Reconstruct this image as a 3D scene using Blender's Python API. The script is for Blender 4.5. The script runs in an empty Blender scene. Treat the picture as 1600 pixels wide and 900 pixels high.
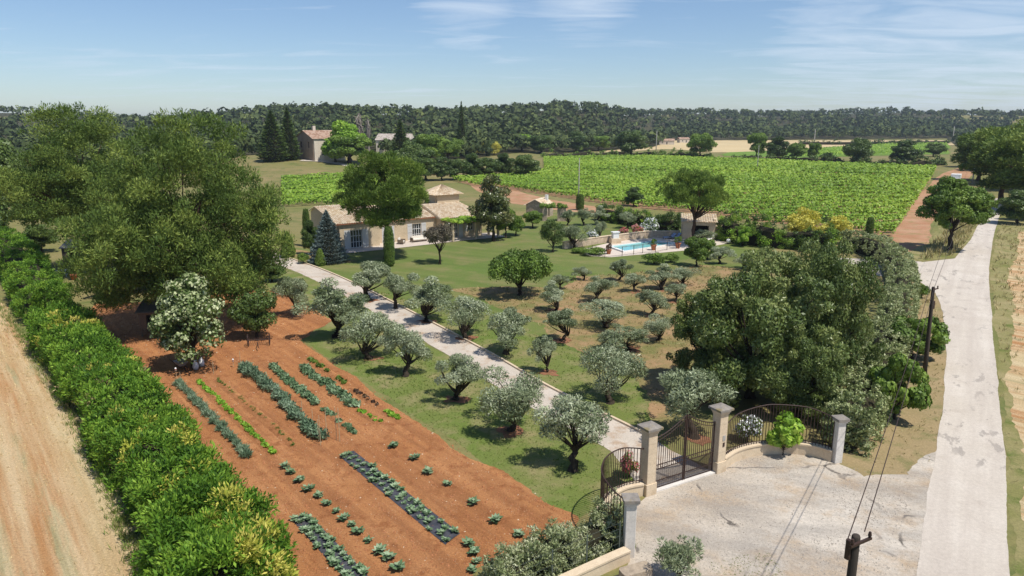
import bpy, math, random
import numpy as np
from mathutils import Vector, Matrix
# ------------------------------------------------------------------ camera, sky, sun
S = bpy.context.scene
COL = S.collection
HC, FPX, HOR = 16.0, 1100.0, 195.0
PITCH = math.atan((450 - HOR) / FPX)
cd = bpy.data.cameras.new('camera'); cam = bpy.data.objects.new('camera', cd); COL.objects.link(cam)
cam.location = (0, 0, HC); cam.rotation_euler = (math.pi / 2 - PITCH, 0, 0)
cd.sensor_width = 36; cd.lens = 36 * FPX / 1600; cd.clip_start = .1; cd.clip_end = 12000
S.camera = cam
ELEV = math.radians(62); SAZ = math.atan2(.8, -.6)          # sun stands to the right, behind the camera
w = bpy.data.worlds.new('World'); S.world = w; w.use_nodes = True
nt = w.node_tree; nt.nodes.clear()
def nn(nt, t, **k):
    n = nt.nodes.new(t)
    for a, b in k.items():
        if a.startswith('i_'):
            n.inputs[int(a[2:]) if a[2:].isdigit() else a[2:].replace('_', ' ')].default_value = b
        else: setattr(n, a, b)
    return n
def vmath(nt, op, a, b=None):
    n = nn(nt, 'ShaderNodeMath', operation=op)
    for i, s in enumerate((a, b)):
        if s is None: continue
        if isinstance(s, (int, float)): n.inputs[i].default_value = s
        else: nt.links.new(s, n.inputs[i])
    return n.outputs[0]
L = nt.links.new
sky = nn(nt, 'ShaderNodeTexSky', sky_type='NISHITA', sun_disc=False, sun_elevation=ELEV, sun_rotation=SAZ,
         altitude=200, air_density=1.0, dust_density=.35, ozone_density=2.2)
tc = nn(nt, 'ShaderNodeTexCoord'); sep = nn(nt, 'ShaderNodeSeparateXYZ'); L(tc.outputs['Generated'], sep.inputs[0])
zz = vmath(nt, 'MAXIMUM', sep.outputs[2], .02)
zz = vmath(nt, 'ADD', zz, .06)
cmb = nn(nt, 'ShaderNodeCombineXYZ'); L(vmath(nt, 'DIVIDE', sep.outputs[0], zz), cmb.inputs[0]); L(vmath(nt, 'DIVIDE', sep.outputs[1], zz), cmb.inputs[1])
mp = nn(nt, 'ShaderNodeMapping'); L(cmb.outputs[0], mp.inputs[0])
mp.inputs['Location'].default_value = (1.3, .35, 0); mp.inputs['Rotation'].default_value = (0, 0, .5); mp.inputs['Scale'].default_value = (.35, .8, 1)
n1 = nn(nt, 'ShaderNodeTexNoise', i_Scale=.55, i_Detail=3.0, i_Roughness=.5); L(mp.outputs[0], n1.inputs['Vector'])
n2 = nn(nt, 'ShaderNodeTexNoise', i_Scale=2.6, i_Detail=10.0, i_Roughness=.6, i_Distortion=.8); L(mp.outputs[0], n2.inputs['Vector'])
c1 = nn(nt, 'ShaderNodeMapRange', i_1=.47, i_2=.72); L(n1.outputs[0], c1.inputs[0])
c2 = nn(nt, 'ShaderNodeMapRange', i_1=.34, i_2=.62); L(n2.outputs[0], c2.inputs[0])
def bank(px, py, inner, outer):
    u, v = (px - 800) / FPX, (450 - py) / FPX; d = Vector((u, math.cos(PITCH) + v * math.sin(PITCH), -math.sin(PITCH) + v * math.cos(PITCH))).normalized()
    dt = nn(nt, 'ShaderNodeVectorMath', operation='DOT_PRODUCT'); L(tc.outputs['Generated'], dt.inputs[0]); dt.inputs[1].default_value = d
    r = nn(nt, 'ShaderNodeMapRange', i_1=math.cos(math.radians(outer)), i_2=math.cos(math.radians(inner))); L(dt.outputs['Value'], r.inputs[0]); return r.outputs[0]
cm = vmath(nt, 'MULTIPLY', c1.outputs[0], .55)                # thin cirrus everywhere, thicker banks where the photograph has them
for q, (kpx, kpy, ki, ko) in enumerate(((1330, 80, 1, 6.5), (1460, 85, 2, 9), (1640, 60, 3, 13), (720, -10, .5, 4.5), (920, -20, .5, 4.5))):
    cm = vmath(nt, 'MAXIMUM', cm, bank(kpx, kpy, ki, ko))
c3 = nn(nt, 'ShaderNodeMapRange', i_1=.56, i_2=.98); L(vmath(nt, 'ADD', n2.outputs[0], vmath(nt, 'MULTIPLY', cm, .24)), c3.inputs[0]); cl = c3.outputs[0]
cl = vmath(nt, 'MINIMUM', vmath(nt, 'MULTIPLY', cl, .8), .6)
mx = nn(nt, 'ShaderNodeMix', data_type='RGBA'); L(cl, mx.inputs[0]); tn = nn(nt, 'ShaderNodeMix', data_type='RGBA', blend_type='MULTIPLY'); tn.inputs[0].default_value = 1; L(sky.outputs[0], tn.inputs[6]); tn.inputs[7].default_value = (.95, 1.03, 1.15, 1); L(tn.outputs[2], mx.inputs[6]); mx.inputs[7].default_value = (6.9, 7.9, 9.2, 1)
bg = nn(nt, 'ShaderNodeBackground', i_Strength=.094); L(mx.outputs[2], bg.inputs[0])
wo = nn(nt, 'ShaderNodeOutputWorld'); L(bg.outputs[0], wo.inputs[0])
sd = bpy.data.lights.new('sun', 'SUN'); sd.energy = 4.6; sd.angle = math.radians(.5); sd.color = (1, .955, .88)
sun = bpy.data.objects.new('sun', sd); COL.objects.link(sun)
SV = Vector((.8 * math.cos(ELEV), -.6 * math.cos(ELEV), math.sin(ELEV)))
sun.rotation_euler = SV.to_track_quat('Z', 'Y').to_euler(); sun.location = (60, -50, 120)
vs = S.view_settings; vs.view_transform = 'Standard'; vs.look = 'None'; vs.exposure = .16; vs.gamma = 1; vs.use_curve_mapping = False
S.cycles.max_bounces = 6; S.cycles.diffuse_bounces = 3; S.cycles.glossy_bounces = 2; S.cycles.transmission_bounces = 3; S.cycles.transparent_max_bounces = 6

# ------------------------------------------------------------------ helpers
CP, SP = math.cos(PITCH), math.sin(PITCH)
def G(px, py, z=0.0):
    """photo pixel -> point on the level z"""
    u, v = (px - 800) / FPX, (450 - py) / FPX
    d = (u, CP + v * SP, -SP + v * CP)
    t = (z - HC) / d[2]
    return Vector((d[0] * t, d[1] * t, z))
def zat(P, py):
    """height above ground of photo row py over ground point P"""
    v = (450 - py) / FPX
    return HC + P[1] * (v * CP - SP) / (CP + v * SP)
def ppm(P, z=0.0): return FPX / (P[1] * CP + (HC - z) * SP)
def sstep(a, b, x):
    t = np.clip((x - a) / (b - a), 0, 1); return t * t * (3 - 2 * t)
def terrain(x, y):
    x = np.asarray(x, float); y = np.asarray(y, float)
    a = x / np.maximum(y, 60)
    s0 = 330 + 420 * sstep(.02, .2, a); s1 = 880 + 520 * sstep(.02, .3, a)
    h = 27 + 6 * np.sin(x / 170 + 1) * sstep(-.6, .3, -a) + 4 * np.sin(x / 63 + y / 150) + 6 * sstep(.0, .4, a)
    z = sstep(0, 1, (y - s0) / (s1 - s0)) * h
    z = z + np.maximum(0, 5.4 * np.exp(-((x + 82) / 55) ** 2 - ((y - 285) / 70) ** 2) - .4)
    return z
def T(x, y): return float(terrain(x, y))

def tag(o, label, cat, group=None, kind=None):
    if label: o['label'] = label
    if cat: o['category'] = cat
    if group: o['group'] = group
    if kind: o['kind'] = kind
    return o
def empty(name, loc, rz=0, label=None, cat=None, group=None):
    o = bpy.data.objects.new(name, None); COL.objects.link(o); o.location = loc; o.rotation_euler = (0, 0, rz)
    o.empty_display_size = .2
    return tag(o, label, cat, group)
def link(name, me, parent=None):
    o = bpy.data.objects.new(name, me); COL.objects.link(o); o.parent = parent
    return o
def npmesh(name, V, F, mat, tint=None, smooth=False):
    V = np.asarray(V, np.float32); F = np.asarray(F, np.int32); k = F.shape[1]
    me = bpy.data.meshes.new(name); me.vertices.add(len(V)); me.vertices.foreach_set('co', V.ravel())
    me.loops.add(F.size); me.loops.foreach_set('vertex_index', F.ravel())
    me.polygons.add(len(F)); me.polygons.foreach_set('loop_start', np.arange(0, F.size, k, dtype=np.int32))
    if tint is not None:
        at = me.attributes.new('tint', 'FLOAT', 'FACE'); at.data.foreach_set('value', np.asarray(tint, np.float32))
    me.polygons.foreach_set('use_smooth', np.full(len(F), smooth))
    me.update(calc_edges=True); me.materials.append(mat)
    return me
class MB:
    """collects quads/ngons for one small mesh"""
    def __init__(s): s.v = []; s.f = []
    def add(s, vs, fs):
        b = len(s.v); s.v += [tuple(v) for v in vs]; s.f += [tuple(i + b for i in f) for f in fs]; return s
    def box(s, c, d, rz=0, bev=0):
        hx, hy, hz = d[0] / 2, d[1] / 2, d[2] / 2; ca, sa = math.cos(rz), math.sin(rz); vs = []
        if bev:
            b = bev; ring = [(-hx + b, -hy), (hx - b, -hy), (hx, -hy + b), (hx, hy - b), (hx - b, hy), (-hx + b, hy), (-hx, hy - b), (-hx, -hy + b)]
            for z in (-hz, hz):
                for x, y in ring: vs.append((c[0] + x * ca - y * sa, c[1] + x * sa + y * ca, c[2] + z))
            return s.add(vs, [tuple(range(7, -1, -1)), tuple(range(8, 16))] + [(i, (i + 1) % 8, 8 + (i + 1) % 8, 8 + i) for i in range(8)])
        for z in (-hz, hz):
            for x, y in ((-hx, -hy), (hx, -hy), (hx, hy), (-hx, hy)):
                vs.append((c[0] + x * ca - y * sa, c[1] + x * sa + y * ca, c[2] + z))
        return s.add(vs, [(3, 2, 1, 0), (4, 5, 6, 7), (0, 1, 5, 4), (1, 2, 6, 5), (2, 3, 7, 6), (3, 0, 4, 7)])
    def prism(s, pts, z0, z1):
        n = len(pts)
        return s.add([(p[0], p[1], z0) for p in pts] + [(p[0], p[1], z1) for p in pts],
                     [tuple(range(n - 1, -1, -1)), tuple(range(n, 2 * n))] + [(i, (i + 1) % n, n + (i + 1) % n, n + i) for i in range(n)])
    def tube(s, pts, rad, k=6, cap=True):
        V, F = tube_arr(pts, rad, k); s.add(V.tolist(), F.tolist())
        return s
    def lathe(s, prof, c=(0, 0, 0), k=12):
        vs = [(c[0] + r * math.cos(2 * math.pi * j / k), c[1] + r * math.sin(2 * math.pi * j / k), c[2] + z) for r, z in prof for j in range(k)]
        fs = [(i * k + j, i * k + (j + 1) % k, (i + 1) * k + (j + 1) % k, (i + 1) * k + j) for i in range(len(prof) - 1) for j in range(k)]
        fs += [tuple(range(k - 1, -1, -1)), tuple(range((len(prof) - 1) * k, len(prof) * k))]
        return s.add(vs, fs)
    def mesh(s, name, mat, smooth=False):
        me = bpy.data.meshes.new(name); me.from_pydata(s.v, [], s.f); me.materials.append(mat)
        if smooth:
            for p in me.polygons: p.use_smooth = True
        return me
    def build(s, name, mat, parent=None, smooth=False): return link(name, s.mesh(name, mat, smooth), parent)
def tube_arr(pts, rad, k=6):
    P = np.asarray([tuple(p) for p in pts], float); n = len(P); R = np.broadcast_to(np.asarray(rad, float), (n,))
    Tn = np.gradient(P, axis=0); Tn /= np.linalg.norm(Tn, axis=1)[:, None] + 1e-9
    ref = np.where(np.abs(Tn[:, 2:3]) > .9, np.array([[1., 0, 0]]), np.array([[0, 0, 1.]]))
    A = np.cross(Tn, ref); A /= np.linalg.norm(A, axis=1)[:, None] + 1e-9; B = np.cross(Tn, A)
    th = np.arange(k) * 2 * math.pi / k
    V = P[:, None] + R[:, None, None] * (np.cos(th)[None, :, None] * A[:, None] + np.sin(th)[None, :, None] * B[:, None])
    i = np.arange(n - 1)[:, None] * k; j = np.arange(k)[None]; j2 = (j + 1) % k
    F = np.stack([i + j, i + k + j, i + k + j2, i + j2], -1).reshape(-1, 4)
    V = np.concatenate([V.reshape(-1, 3), P[-1:]]);      # closed tip
    tip = n * k; b = (n - 1) * k
    F = np.concatenate([F, np.array([[b + q, tip, tip, b + (q + 1) % k] for q in range(k)])])
    F = F[[len(set(f)) == 4 for f in F.tolist()]] if False else F[:-k]
    return V[:-1], F
def catmull(pts, n=8):
    P = [Vector(p) for p in pts]; P = [P[0] * 2 - P[1]] + P + [P[-1] * 2 - P[-2]]; out = []
    for i in range(1, len(P) - 2):
        for q in range(n):
            t = q / n; a, b, c, d = P[i - 1:i + 3]
            out.append(.5 * ((2 * b) + (c - a) * t + (2 * a - 5 * b + 4 * c - d) * t * t + (3 * b - a - 3 * c + d) * t ** 3))
    return out + [P[-2]]

# ------------------------------------------------------------------ materials
def newmat(name):
    m = bpy.data.materials.new(name); m.use_nodes = True; nt = m.node_tree; nt.nodes.clear()
    out = nn(nt, 'ShaderNodeOutputMaterial'); return m, nt, out
def ramp(nt, fac, cols):
    r = nn(nt, 'ShaderNodeValToRGB'); e = r.color_ramp.elements
    while len(e) < len(cols): e.new(.5)
    for el, (p, c) in zip(e, cols): el.position = p; el.color = (*c, 1)
    nt.links.new(fac, r.inputs[0]); return r.outputs[0]
def mixc(nt, fac, a, b, mode='MIX'):
    m = nn(nt, 'ShaderNodeMix', data_type='RGBA', blend_type=mode)
    for s, x in ((m.inputs[0], fac), (m.inputs[6], a), (m.inputs[7], b)):
        if isinstance(x, (int, float)): s.default_value = x
        elif isinstance(x, tuple): s.default_value = (*x, 1)
        else: nt.links.new(x, s)
    return m.outputs[2]
def noise(nt, vec, scale, detail=4, rough=.55, dist=0):
    n = nn(nt, 'ShaderNodeTexNoise', i_Scale=scale, i_Detail=float(detail), i_Roughness=rough, i_Distortion=float(dist))
    nt.links.new(vec, n.inputs['Vector']); return n.outputs[0]
def rng_(nt, v, a, b, c=0., d=1.):
    n = nn(nt, 'ShaderNodeMapRange', i_1=a, i_2=b, i_3=c, i_4=d); nt.links.new(v, n.inputs[0]); return n.outputs[0]
def objvec(nt, rot=0, scale=(1, 1, 1)):
    t = nn(nt, 'ShaderNodeTexCoord')
    if rot == 0 and scale == (1, 1, 1): return t.outputs['Object']
    a = nn(nt, 'ShaderNodeMapping'); a.inputs['Rotation'].default_value = (0, 0, rot); nt.links.new(t.outputs['Object'], a.inputs[0])
    b = nn(nt, 'ShaderNodeMapping'); b.inputs['Scale'].default_value = scale; nt.links.new(a.outputs[0], b.inputs[0])
    return b.outputs[0]
def ground_mat(name, a, b, c, big=.12, mid=.7, fine=7., bump=.3, streak=None, stf=.5, spec=None, rough=.9, grain=.3, cedge=(.52, .66), aniso=None, crack=None, blotch=None):
    """a/b blended by big patches, c in mid-size patches, streaks along a direction, light specks"""
    m, nt, out = newmat(name); v = objvec(nt); va = objvec(nt, aniso[0], (aniso[1], aniso[2], 1)) if aniso else v
    f1 = rng_(nt, noise(nt, va, big, 5, .6), .38, .62); col = mixc(nt, f1, a, b)
    f2 = rng_(nt, noise(nt, va, mid, 6, .65), *cedge); col = mixc(nt, f2, col, c)
    if crack:
        wv = nn(nt, 'ShaderNodeVectorMath', operation='ADD'); nz = nn(nt, 'ShaderNodeTexNoise', i_Scale=.9, i_Detail=4.0); nt.links.new(v, nz.inputs['Vector']); nt.links.new(v, wv.inputs[0]); nt.links.new(nz.outputs['Color'], wv.inputs[1])
        vc = nn(nt, 'ShaderNodeTexVoronoi', feature='DISTANCE_TO_EDGE', i_Scale=crack[0]); nt.links.new(wv.outputs[0], vc.inputs['Vector'])
        fc = vmath(nt, 'MULTIPLY', rng_(nt, vc.outputs['Distance'], .018, .006), rng_(nt, noise(nt, v, .35, 3), .5, .58)); col = mixc(nt, fc, col, crack[1])
    if blotch:
        vb = objvec(nt, blotch[0], (blotch[1], blotch[2], 1)); fb = vmath(nt, 'MULTIPLY', rng_(nt, noise(nt, vb, 1., 6, .6), .56, .6), rng_(nt, noise(nt, v, .13, 2), .46, .54)); col = mixc(nt, vmath(nt, 'MULTIPLY', fb, .75), col, blotch[3])
    if streak:
        sv = objvec(nt, streak[0], (streak[1], streak[2], 1)); f3 = rng_(nt, noise(nt, sv, 1, 5, .62), .4, .62, 0, stf); col = mixc(nt, f3, col, streak[3])
    g = noise(nt, v, fine, 6, .75); g2 = noise(nt, v, fine * 4.7, 3, .7)
    gg = vmath(nt, 'ADD', vmath(nt, 'MULTIPLY', g, .6), vmath(nt, 'MULTIPLY', g2, .4))
    k = rng_(nt, gg, .3, .7, 1 - grain, 1 + grain)
    vm = nn(nt, 'ShaderNodeVectorMath', operation='SCALE'); nt.links.new(col, vm.inputs[0]); nt.links.new(k, vm.inputs['Scale']); col = vm.outputs[0]
    if spec:
        vo = nn(nt, 'ShaderNodeTexVoronoi', i_Scale=spec[0]); nt.links.new(v, vo.inputs['Vector'])
        f = rng_(nt, vo.outputs['Distance'], .22, .12); s2 = rng_(nt, noise(nt, v, .9, 3), .42, .6)
        col = mixc(nt, vmath(nt, 'MULTIPLY', vmath(nt, 'MULTIPLY', f, s2), spec[2]), col, spec[1])
    p = nn(nt, 'ShaderNodeBsdfPrincipled', i_Roughness=rough); p.inputs['Specular IOR Level'].default_value = .15
    bp = nn(nt, 'ShaderNodeBump', i_Strength=bump, i_Distance=.08); nt.links.new(gg, bp.inputs['Height']); nt.links.new(bp.outputs[0], p.inputs['Normal'])
    nt.links.new(col, p.inputs['Base Color']); nt.links.new(p.outputs[0], out.inputs[0]); return m
def leaf_mat(name, d, m_, l, trans=.3, rough=.55, spec=.25, vary=.0):
    """leaf colours picked leaf by leaf from the stored tint; some light passes through"""
    m, nt, out = newmat(name)
    at = nn(nt, 'ShaderNodeAttribute', attribute_name='tint'); f = at.outputs['Fac']
    if vary:
        oi = nn(nt, 'ShaderNodeObjectInfo'); f = vmath(nt, 'ADD', f, vmath(nt, 'MULTIPLY', vmath(nt, 'SUBTRACT', oi.outputs['Random'], .5), vary))
    d, m_, l = [tuple(min(.78, x * 1.28) for x in q) for q in (d, m_, l)]; col = ramp(nt, f, [(.05, d), (.5, m_), (.95, l)])
    p = nn(nt, 'ShaderNodeBsdfPrincipled', i_Roughness=rough); p.inputs['Specular IOR Level'].default_value = spec; nt.links.new(col, p.inputs['Base Color'])
    t = nn(nt, 'ShaderNodeBsdfTranslucent'); nt.links.new(col, t.inputs[0])
    x = nn(nt, 'ShaderNodeMixShader', i_0=trans * .7); nt.links.new(p.outputs[0], x.inputs[1]); nt.links.new(t.outputs[0], x.inputs[2])
    nt.links.new(x.outputs[0], out.inputs[0]); return m
def plain(name, a, b=None, scale=3., rough=.7, bump=.15, spec=.3, metal=0., st=(1, 1, 1), c=None):
    m, nt, out = newmat(name); v = objvec(nt, 0, st); b = b or tuple(x * .75 for x in a)
    n = noise(nt, v, scale, 6, .65); col = mixc(nt, rng_(nt, n, .35, .65), a, b)
    if c: col = mixc(nt, rng_(nt, noise(nt, v, scale * .37, 5, .6), .55, .66), col, c)
    g = noise(nt, v, scale * 8, 4, .7); k = rng_(nt, g, .3, .7, .85, 1.15)
    vm = nn(nt, 'ShaderNodeVectorMath', operation='SCALE'); nt.links.new(col, vm.inputs[0]); nt.links.new(k, vm.inputs['Scale'])
    p = nn(nt, 'ShaderNodeBsdfPrincipled', i_Roughness=rough, i_Metallic=metal); p.inputs['Specular IOR Level'].default_value = spec
    bp = nn(nt, 'ShaderNodeBump', i_Strength=bump, i_Distance=.03); nt.links.new(g, bp.inputs['Height']); nt.links.new(bp.outputs[0], p.inputs['Normal'])
    nt.links.new(vm.outputs[0], p.inputs['Base Color']); nt.links.new(p.outputs[0], out.inputs[0]); return m
M = {}
M['ground'] = ground_mat('dry_meadow', (.17, .17, .055), (.24, .19, .085), (.1, .13, .035), .03, .25, 3., .3, cedge=(.5, .7))
M['straw'] = ground_mat('stubble', (.48, .37, .2), (.40, .2, .08), (.28, .24, .115), .9, 2.2, 10., .9, aniso=(.88, .035, .38),
                        streak=(.88, .06, 1.5, (.62, .5, .31)), stf=.6, grain=.55, cedge=(.55, .64))
M['soil'] = ground_mat('red_garden_soil', (.4, .172, .064), (.47, .22, .09), (.3, .118, .044), .22, 1.6, 13., 1.0, streak=(.88, .1, 1.5, (.22, .086, .035)), stf=.55, spec=(9., (.58, .38, .25), .75), grain=.5)
M['lawn'] = ground_mat('lawn_grass', (.125, .17, .036), (.155, .175, .05), (.24, .21, .095), .16, .45, 11., .5, grain=.45, cedge=(.46, .66))
M['lawn2'] = ground_mat('mown_lawn', (.115, .165, .036), (.15, .175, .05), (.205, .185, .075), .07, .22, 7., .5, grain=.35, cedge=(.45, .66),
                        streak=(.5, .05, .7, (.095, .135, .03)), stf=.6)
M['orchard'] = ground_mat('dry_orchard_earth', (.33, .21, .11), (.25, .185, .08), (.165, .16, .055), .2, .35, 7., .6, grain=.4, cedge=(.44, .6), spec=(4., (.55, .42, .28), .6))
M['mulch'] = ground_mat('tree_ring_earth', (.25, .115, .06), (.31, .15, .085), (.17, .085, .045), .8, 2., 10., .8, grain=.45)
M['gravel'] = ground_mat('forecourt_gravel', (.42, .35, .27), (.56, .50, .42), (.44, .33, .22), .09, .33, 8., .6, grain=.36, crack=(.22, (.14, .12, .1)), spec=(11., (.2, .18, .155), .7), cedge=(.49, .63), streak=(.3, .25, .6, (.27, .245, .215)), stf=.55)
M['drive'] = ground_mat('drive_gravel', (.55, .48, .40), (.46, .40, .33), (.40, .29, .2), .3, .8, 9., .5, grain=.22)
M['road'] = ground_mat('pale_road', (.575, .515, .44), (.515, .455, .38), (.44, .38, .315), .25, .6, 6., .3, grain=.18, blotch=(-.98, .55, 1.3, (.27, .24, .21)), cedge=(.55, .75),
                       streak=(-.98, .05, .9, (.44, .38, .32)), stf=.6)
M['verge'] = ground_mat('verge_grass', (.30, .25, .12), (.2, .19, .065), (.12, .145, .035), .2, .6, 8., .6, grain=.4, cedge=(.53, .66))
M['bank'] = ground_mat('bank_earth', (.34, .25, .135), (.28, .215, .105), (.2, .18, .075), .25, .8, 8., .6, grain=.38)
M['track'] = ground_mat('red_track', (.36, .185, .10), (.42, .25, .15), (.25, .2, .08), .2, .5, 5., .5, grain=.3)
M['vinesoil'] = ground_mat('vineyard_earth', (.27, .16, .085), (.33, .2, .11), (.14, .14, .04), .1, .5, 4., .5)
M['wheat'] = ground_mat('ripe_wheat', (.55, .43, .24), (.5, .38, .2), (.45, .36, .2), .01, .06, 1., .2, grain=.12)
M['fargreen'] = ground_mat('far_vines', (.13, .22, .03), (.16, .25, .04), (.1, .16, .03), .03, .2, 1., .4)
M['deck'] = plain('pool_deck_stone', (.62, .54, .45), (.54, .46, .38), 2.)
M['terrace'] = plain('terrace_stone', (.58, .5, .42), (.48, .41, .34), 2.)
M['bark'] = plain('bark', (.075, .058, .042), (.035, .027, .02), 6., .95, .8, .1, st=(1, 1, .3))
M['barkpine'] = plain('pine_bark', (.13, .075, .05), (.05, .033, .025), 5., .95, .8, .1, st=(1, 1, .3))
M['twig'] = plain('inner_twigs', (.05, .045, .025), (.03, .027, .017), 9., .95, .8, .1)
M['greytwig'] = plain('bare_grey_wood', (.3, .26, .22), (.22, .19, .16), 5., .95, .4, .1)
M['iron'] = plain('dark_iron', (.035, .022, .018), (.06, .032, .024), 8., .6, .1, .3)
M['stone'] = plain('pillar_limestone', (.64, .52, .37), (.57, .45, .31), 2.2, .85, .2, .2, c=(.48, .37, .25))
M['whitestone'] = plain('white_pillar_paint', (.68, .64, .58), (.6, .55, .49), 1.5, .85, .15, .2)
M['cap'] = plain('weathered_cap', (.30, .265, .225), (.2, .18, .16), 5., .9, .3, .2, c=(.25, .2, .1))
M['render'] = plain('ochre_render', (.56, .45, .31), (.51, .405, .27), .6, .9, .15, .15)
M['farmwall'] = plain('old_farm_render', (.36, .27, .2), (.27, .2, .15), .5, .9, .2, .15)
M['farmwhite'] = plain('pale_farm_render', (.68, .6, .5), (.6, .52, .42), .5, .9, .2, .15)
M['rubble'] = plain('rubble_stone', (.46, .37, .27), (.27, .215, .16), 3.5, .9, .8, .15, c=(.58, .47, .36))
M['poolstone'] = plain('cream_rubble', (.58, .46, .33), (.4, .31, .22), 3.5, .9, .8, .15, c=(.66, .55, .42))
M['gravelstone'] = plain('gravel_stone', (.42, .37, .31), (.3, .265, .22), 2., .95, .2, .1)
M['wood'] = plain('grey_board', (.22, .17, .12), (.15, .115, .085), 3., .85, .3, .15, st=(1, 1, .2))
M['polewood'] = plain('tarred_pole', (.07, .055, .043), (.035, .03, .025), 4., .85, .4, .2, st=(1, 1, .1))
M['concrete'] = plain('pole_concrete', (.42, .4, .36), (.33, .31, .28), 3., .9, .2, .2)
M['bamboo'] = plain('bamboo_stake', (.55, .45, .28), (.42, .33, .2), 9., .7, .1, .3)
M['white'] = plain('white_paint', (.78, .77, .74), (.7, .69, .66), 2., .6, .05, .3)
M['shutter'] = plain('grey_shutter', (.55, .54, .52), (.5, .49, .47), 3., .6, .1, .3, st=(1, 1, 12))
M['glass'] = plain('dark_pane', (.02, .025, .03), (.03, .035, .04), 1., .08, 0, .6)
M['dark'] = plain('interior_shade', (.03, .026, .022), (.02, .018, .015), 2., .9, 0, .1)  # near-black colour standing in for the shade inside the pool house
M['cloth'] = plain('cream_cushion', (.74, .69, .6), (.68, .62, .54), 4., .9, .1, .1)
M['blue'] = plain('blue_cover', (.12, .22, .42), (.45, .5, .58), 6., .8, .1, .2)
M['terra'] = plain('terracotta', (.42, .17, .09), (.35, .13, .07), 5., .8, .1, .2)
M['plastic'] = plain('black_mulch_film', (.035, .036, .045), (.075, .075, .085), 2.5, .5, .5, .4)
M['net'] = plain('wire_mesh', (.12, .14, .12), (.08, .1, .08), 9., .6, 0, .3)
M['grit'] = plain('earth_clods', (.42, .19, .09), (.3, .12, .05), 2., .95, .3, .1)
M['straw2'] = leaf_mat('straw_blades', (.3, .22, .1), (.5, .38, .19), (.62, .5, .28), .2)
M['blade'] = leaf_mat('grass_blades', (.08, .13, .02), (.13, .18, .035), (.24, .22, .08), .3)
M['dryblade'] = leaf_mat('dry_grass_blades', (.14, .14, .045), (.3, .25, .11), (.45, .36, .18), .3)
def tile_mat(name, a, b, c):
    m, nt, out = newmat(name); at = nn(nt, 'ShaderNodeAttribute', attribute_name='tint')
    col = ramp(nt, at.outputs['Fac'], [(0, a), (.5, b), (1, c)]); n = noise(nt, objvec(nt), 2.2, 6, .7)
    col = mixc(nt, rng_(nt, n, .5, .75, 0, .6), col, (.3, .22, .15))
    p = nn(nt, 'ShaderNodeBsdfPrincipled', i_Roughness=.85); nt.links.new(col, p.inputs['Base Color']); nt.links.new(p.outputs[0], out.inputs[0]); return m
M['tile'] = tile_mat('canal_tiles', (.47, .33, .2), (.6, .475, .325), (.68, .575, .43))
M['oldtile'] = tile_mat('old_tiles', (.3, .17, .11), (.42, .27, .19), (.5, .36, .27))
M['greytile'] = tile_mat('grey_tiles', (.3, .25, .21), (.42, .36, .31), (.52, .46, .41))
# foliage
M['olive'] = leaf_mat('olive_leaves', (.09, .12, .05), (.2, .235, .125), (.375, .405, .265), .2, .45, .4, .25)
M['alep'] = leaf_mat('aleppo_needles', (.04, .075, .016), (.1, .15, .03), (.225, .275, .057), .3, .6, .2)
M['stonepine'] = leaf_mat('stone_pine_needles', (.06, .1, .02), (.13, .195, .035), (.25, .31, .065), .3, .6, .2)
M['holm'] = leaf_mat('holm_oak_leaves', (.05, .08, .02), (.105, .145, .035), (.23, .26, .085), .25, .45, .4, .15)
M['hedge'] = leaf_mat('cypress_sprays', (.034, .082, .011), (.09, .185, .018), (.225, .345, .04), .35, .6, .2)
M['hedgey'] = leaf_mat('yellowed_sprays', (.2, .25, .03), (.38, .38, .06), (.58, .5, .13), .35, .6, .2)
M['bay'] = leaf_mat('variegated_leaves', (.12, .155, .06), (.235, .265, .12), (.47, .47, .31), .25, .45, .4)
M['clipped'] = leaf_mat('clipped_silver_green_leaves', (.11, .145, .045), (.21, .245, .095), (.4, .42, .22), .25, .45, .35)
M['dkhedge'] = leaf_mat('dark_hedge_leaves', (.03, .055, .012), (.06, .1, .02), (.12, .17, .035), .25, .45, .35)
M['limehedge'] = leaf_mat('clipped_lime_hedge', (.1, .19, .02), (.2, .32, .035), (.32, .42, .06), .35)
M['cypress'] = leaf_mat('column_cypress', (.035, .065, .012), (.075, .125, .022), (.13, .19, .035), .25, .6, .2, .2)
M['spruce'] = leaf_mat('blue_spruce', (.05, .075, .07), (.105, .145, .135), (.2, .25, .235), .15, .6, .2)
M['green'] = leaf_mat('broad_leaves', (.055, .095, .015), (.115, .185, .028), (.2, .28, .05), .35, .5, .3, .35)
M['bright'] = leaf_mat('fresh_leaves', (.1, .19, .02), (.2, .34, .035), (.36, .46, .07), .4, .5, .3)
M['darkgreen'] = leaf_mat('dark_leaves', (.03, .055, .012), (.065, .105, .022), (.12, .165, .04), .25, .45, .35, .3)
M['magnolia'] = leaf_mat('magnolia_leaves', (.045, .06, .018), (.09, .11, .03), (.22, .2, .08), .2, .35, .5)
M['purple'] = leaf_mat('purple_leaves', (.05, .042, .035), (.10, .085, .06), (.16, .14, .08), .25, .5, .3)
M['yellow'] = leaf_mat('yellow_leaves', (.3, .3, .04), (.52, .46, .08), (.7, .6, .2), .35)
M['cream'] = leaf_mat('cream_flowers', (.11, .15, .05), (.28, .32, .15), (.5, .52, .31), .25, .6, .2)
M['pinkfl'] = leaf_mat('pink_flowers', (.3, .05, .06), (.55, .13, .14), (.65, .3, .3), .25)
M['whitefl'] = leaf_mat('white_flowers', (.5, .5, .46), (.7, .7, .66), (.8, .8, .78), .25)
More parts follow.
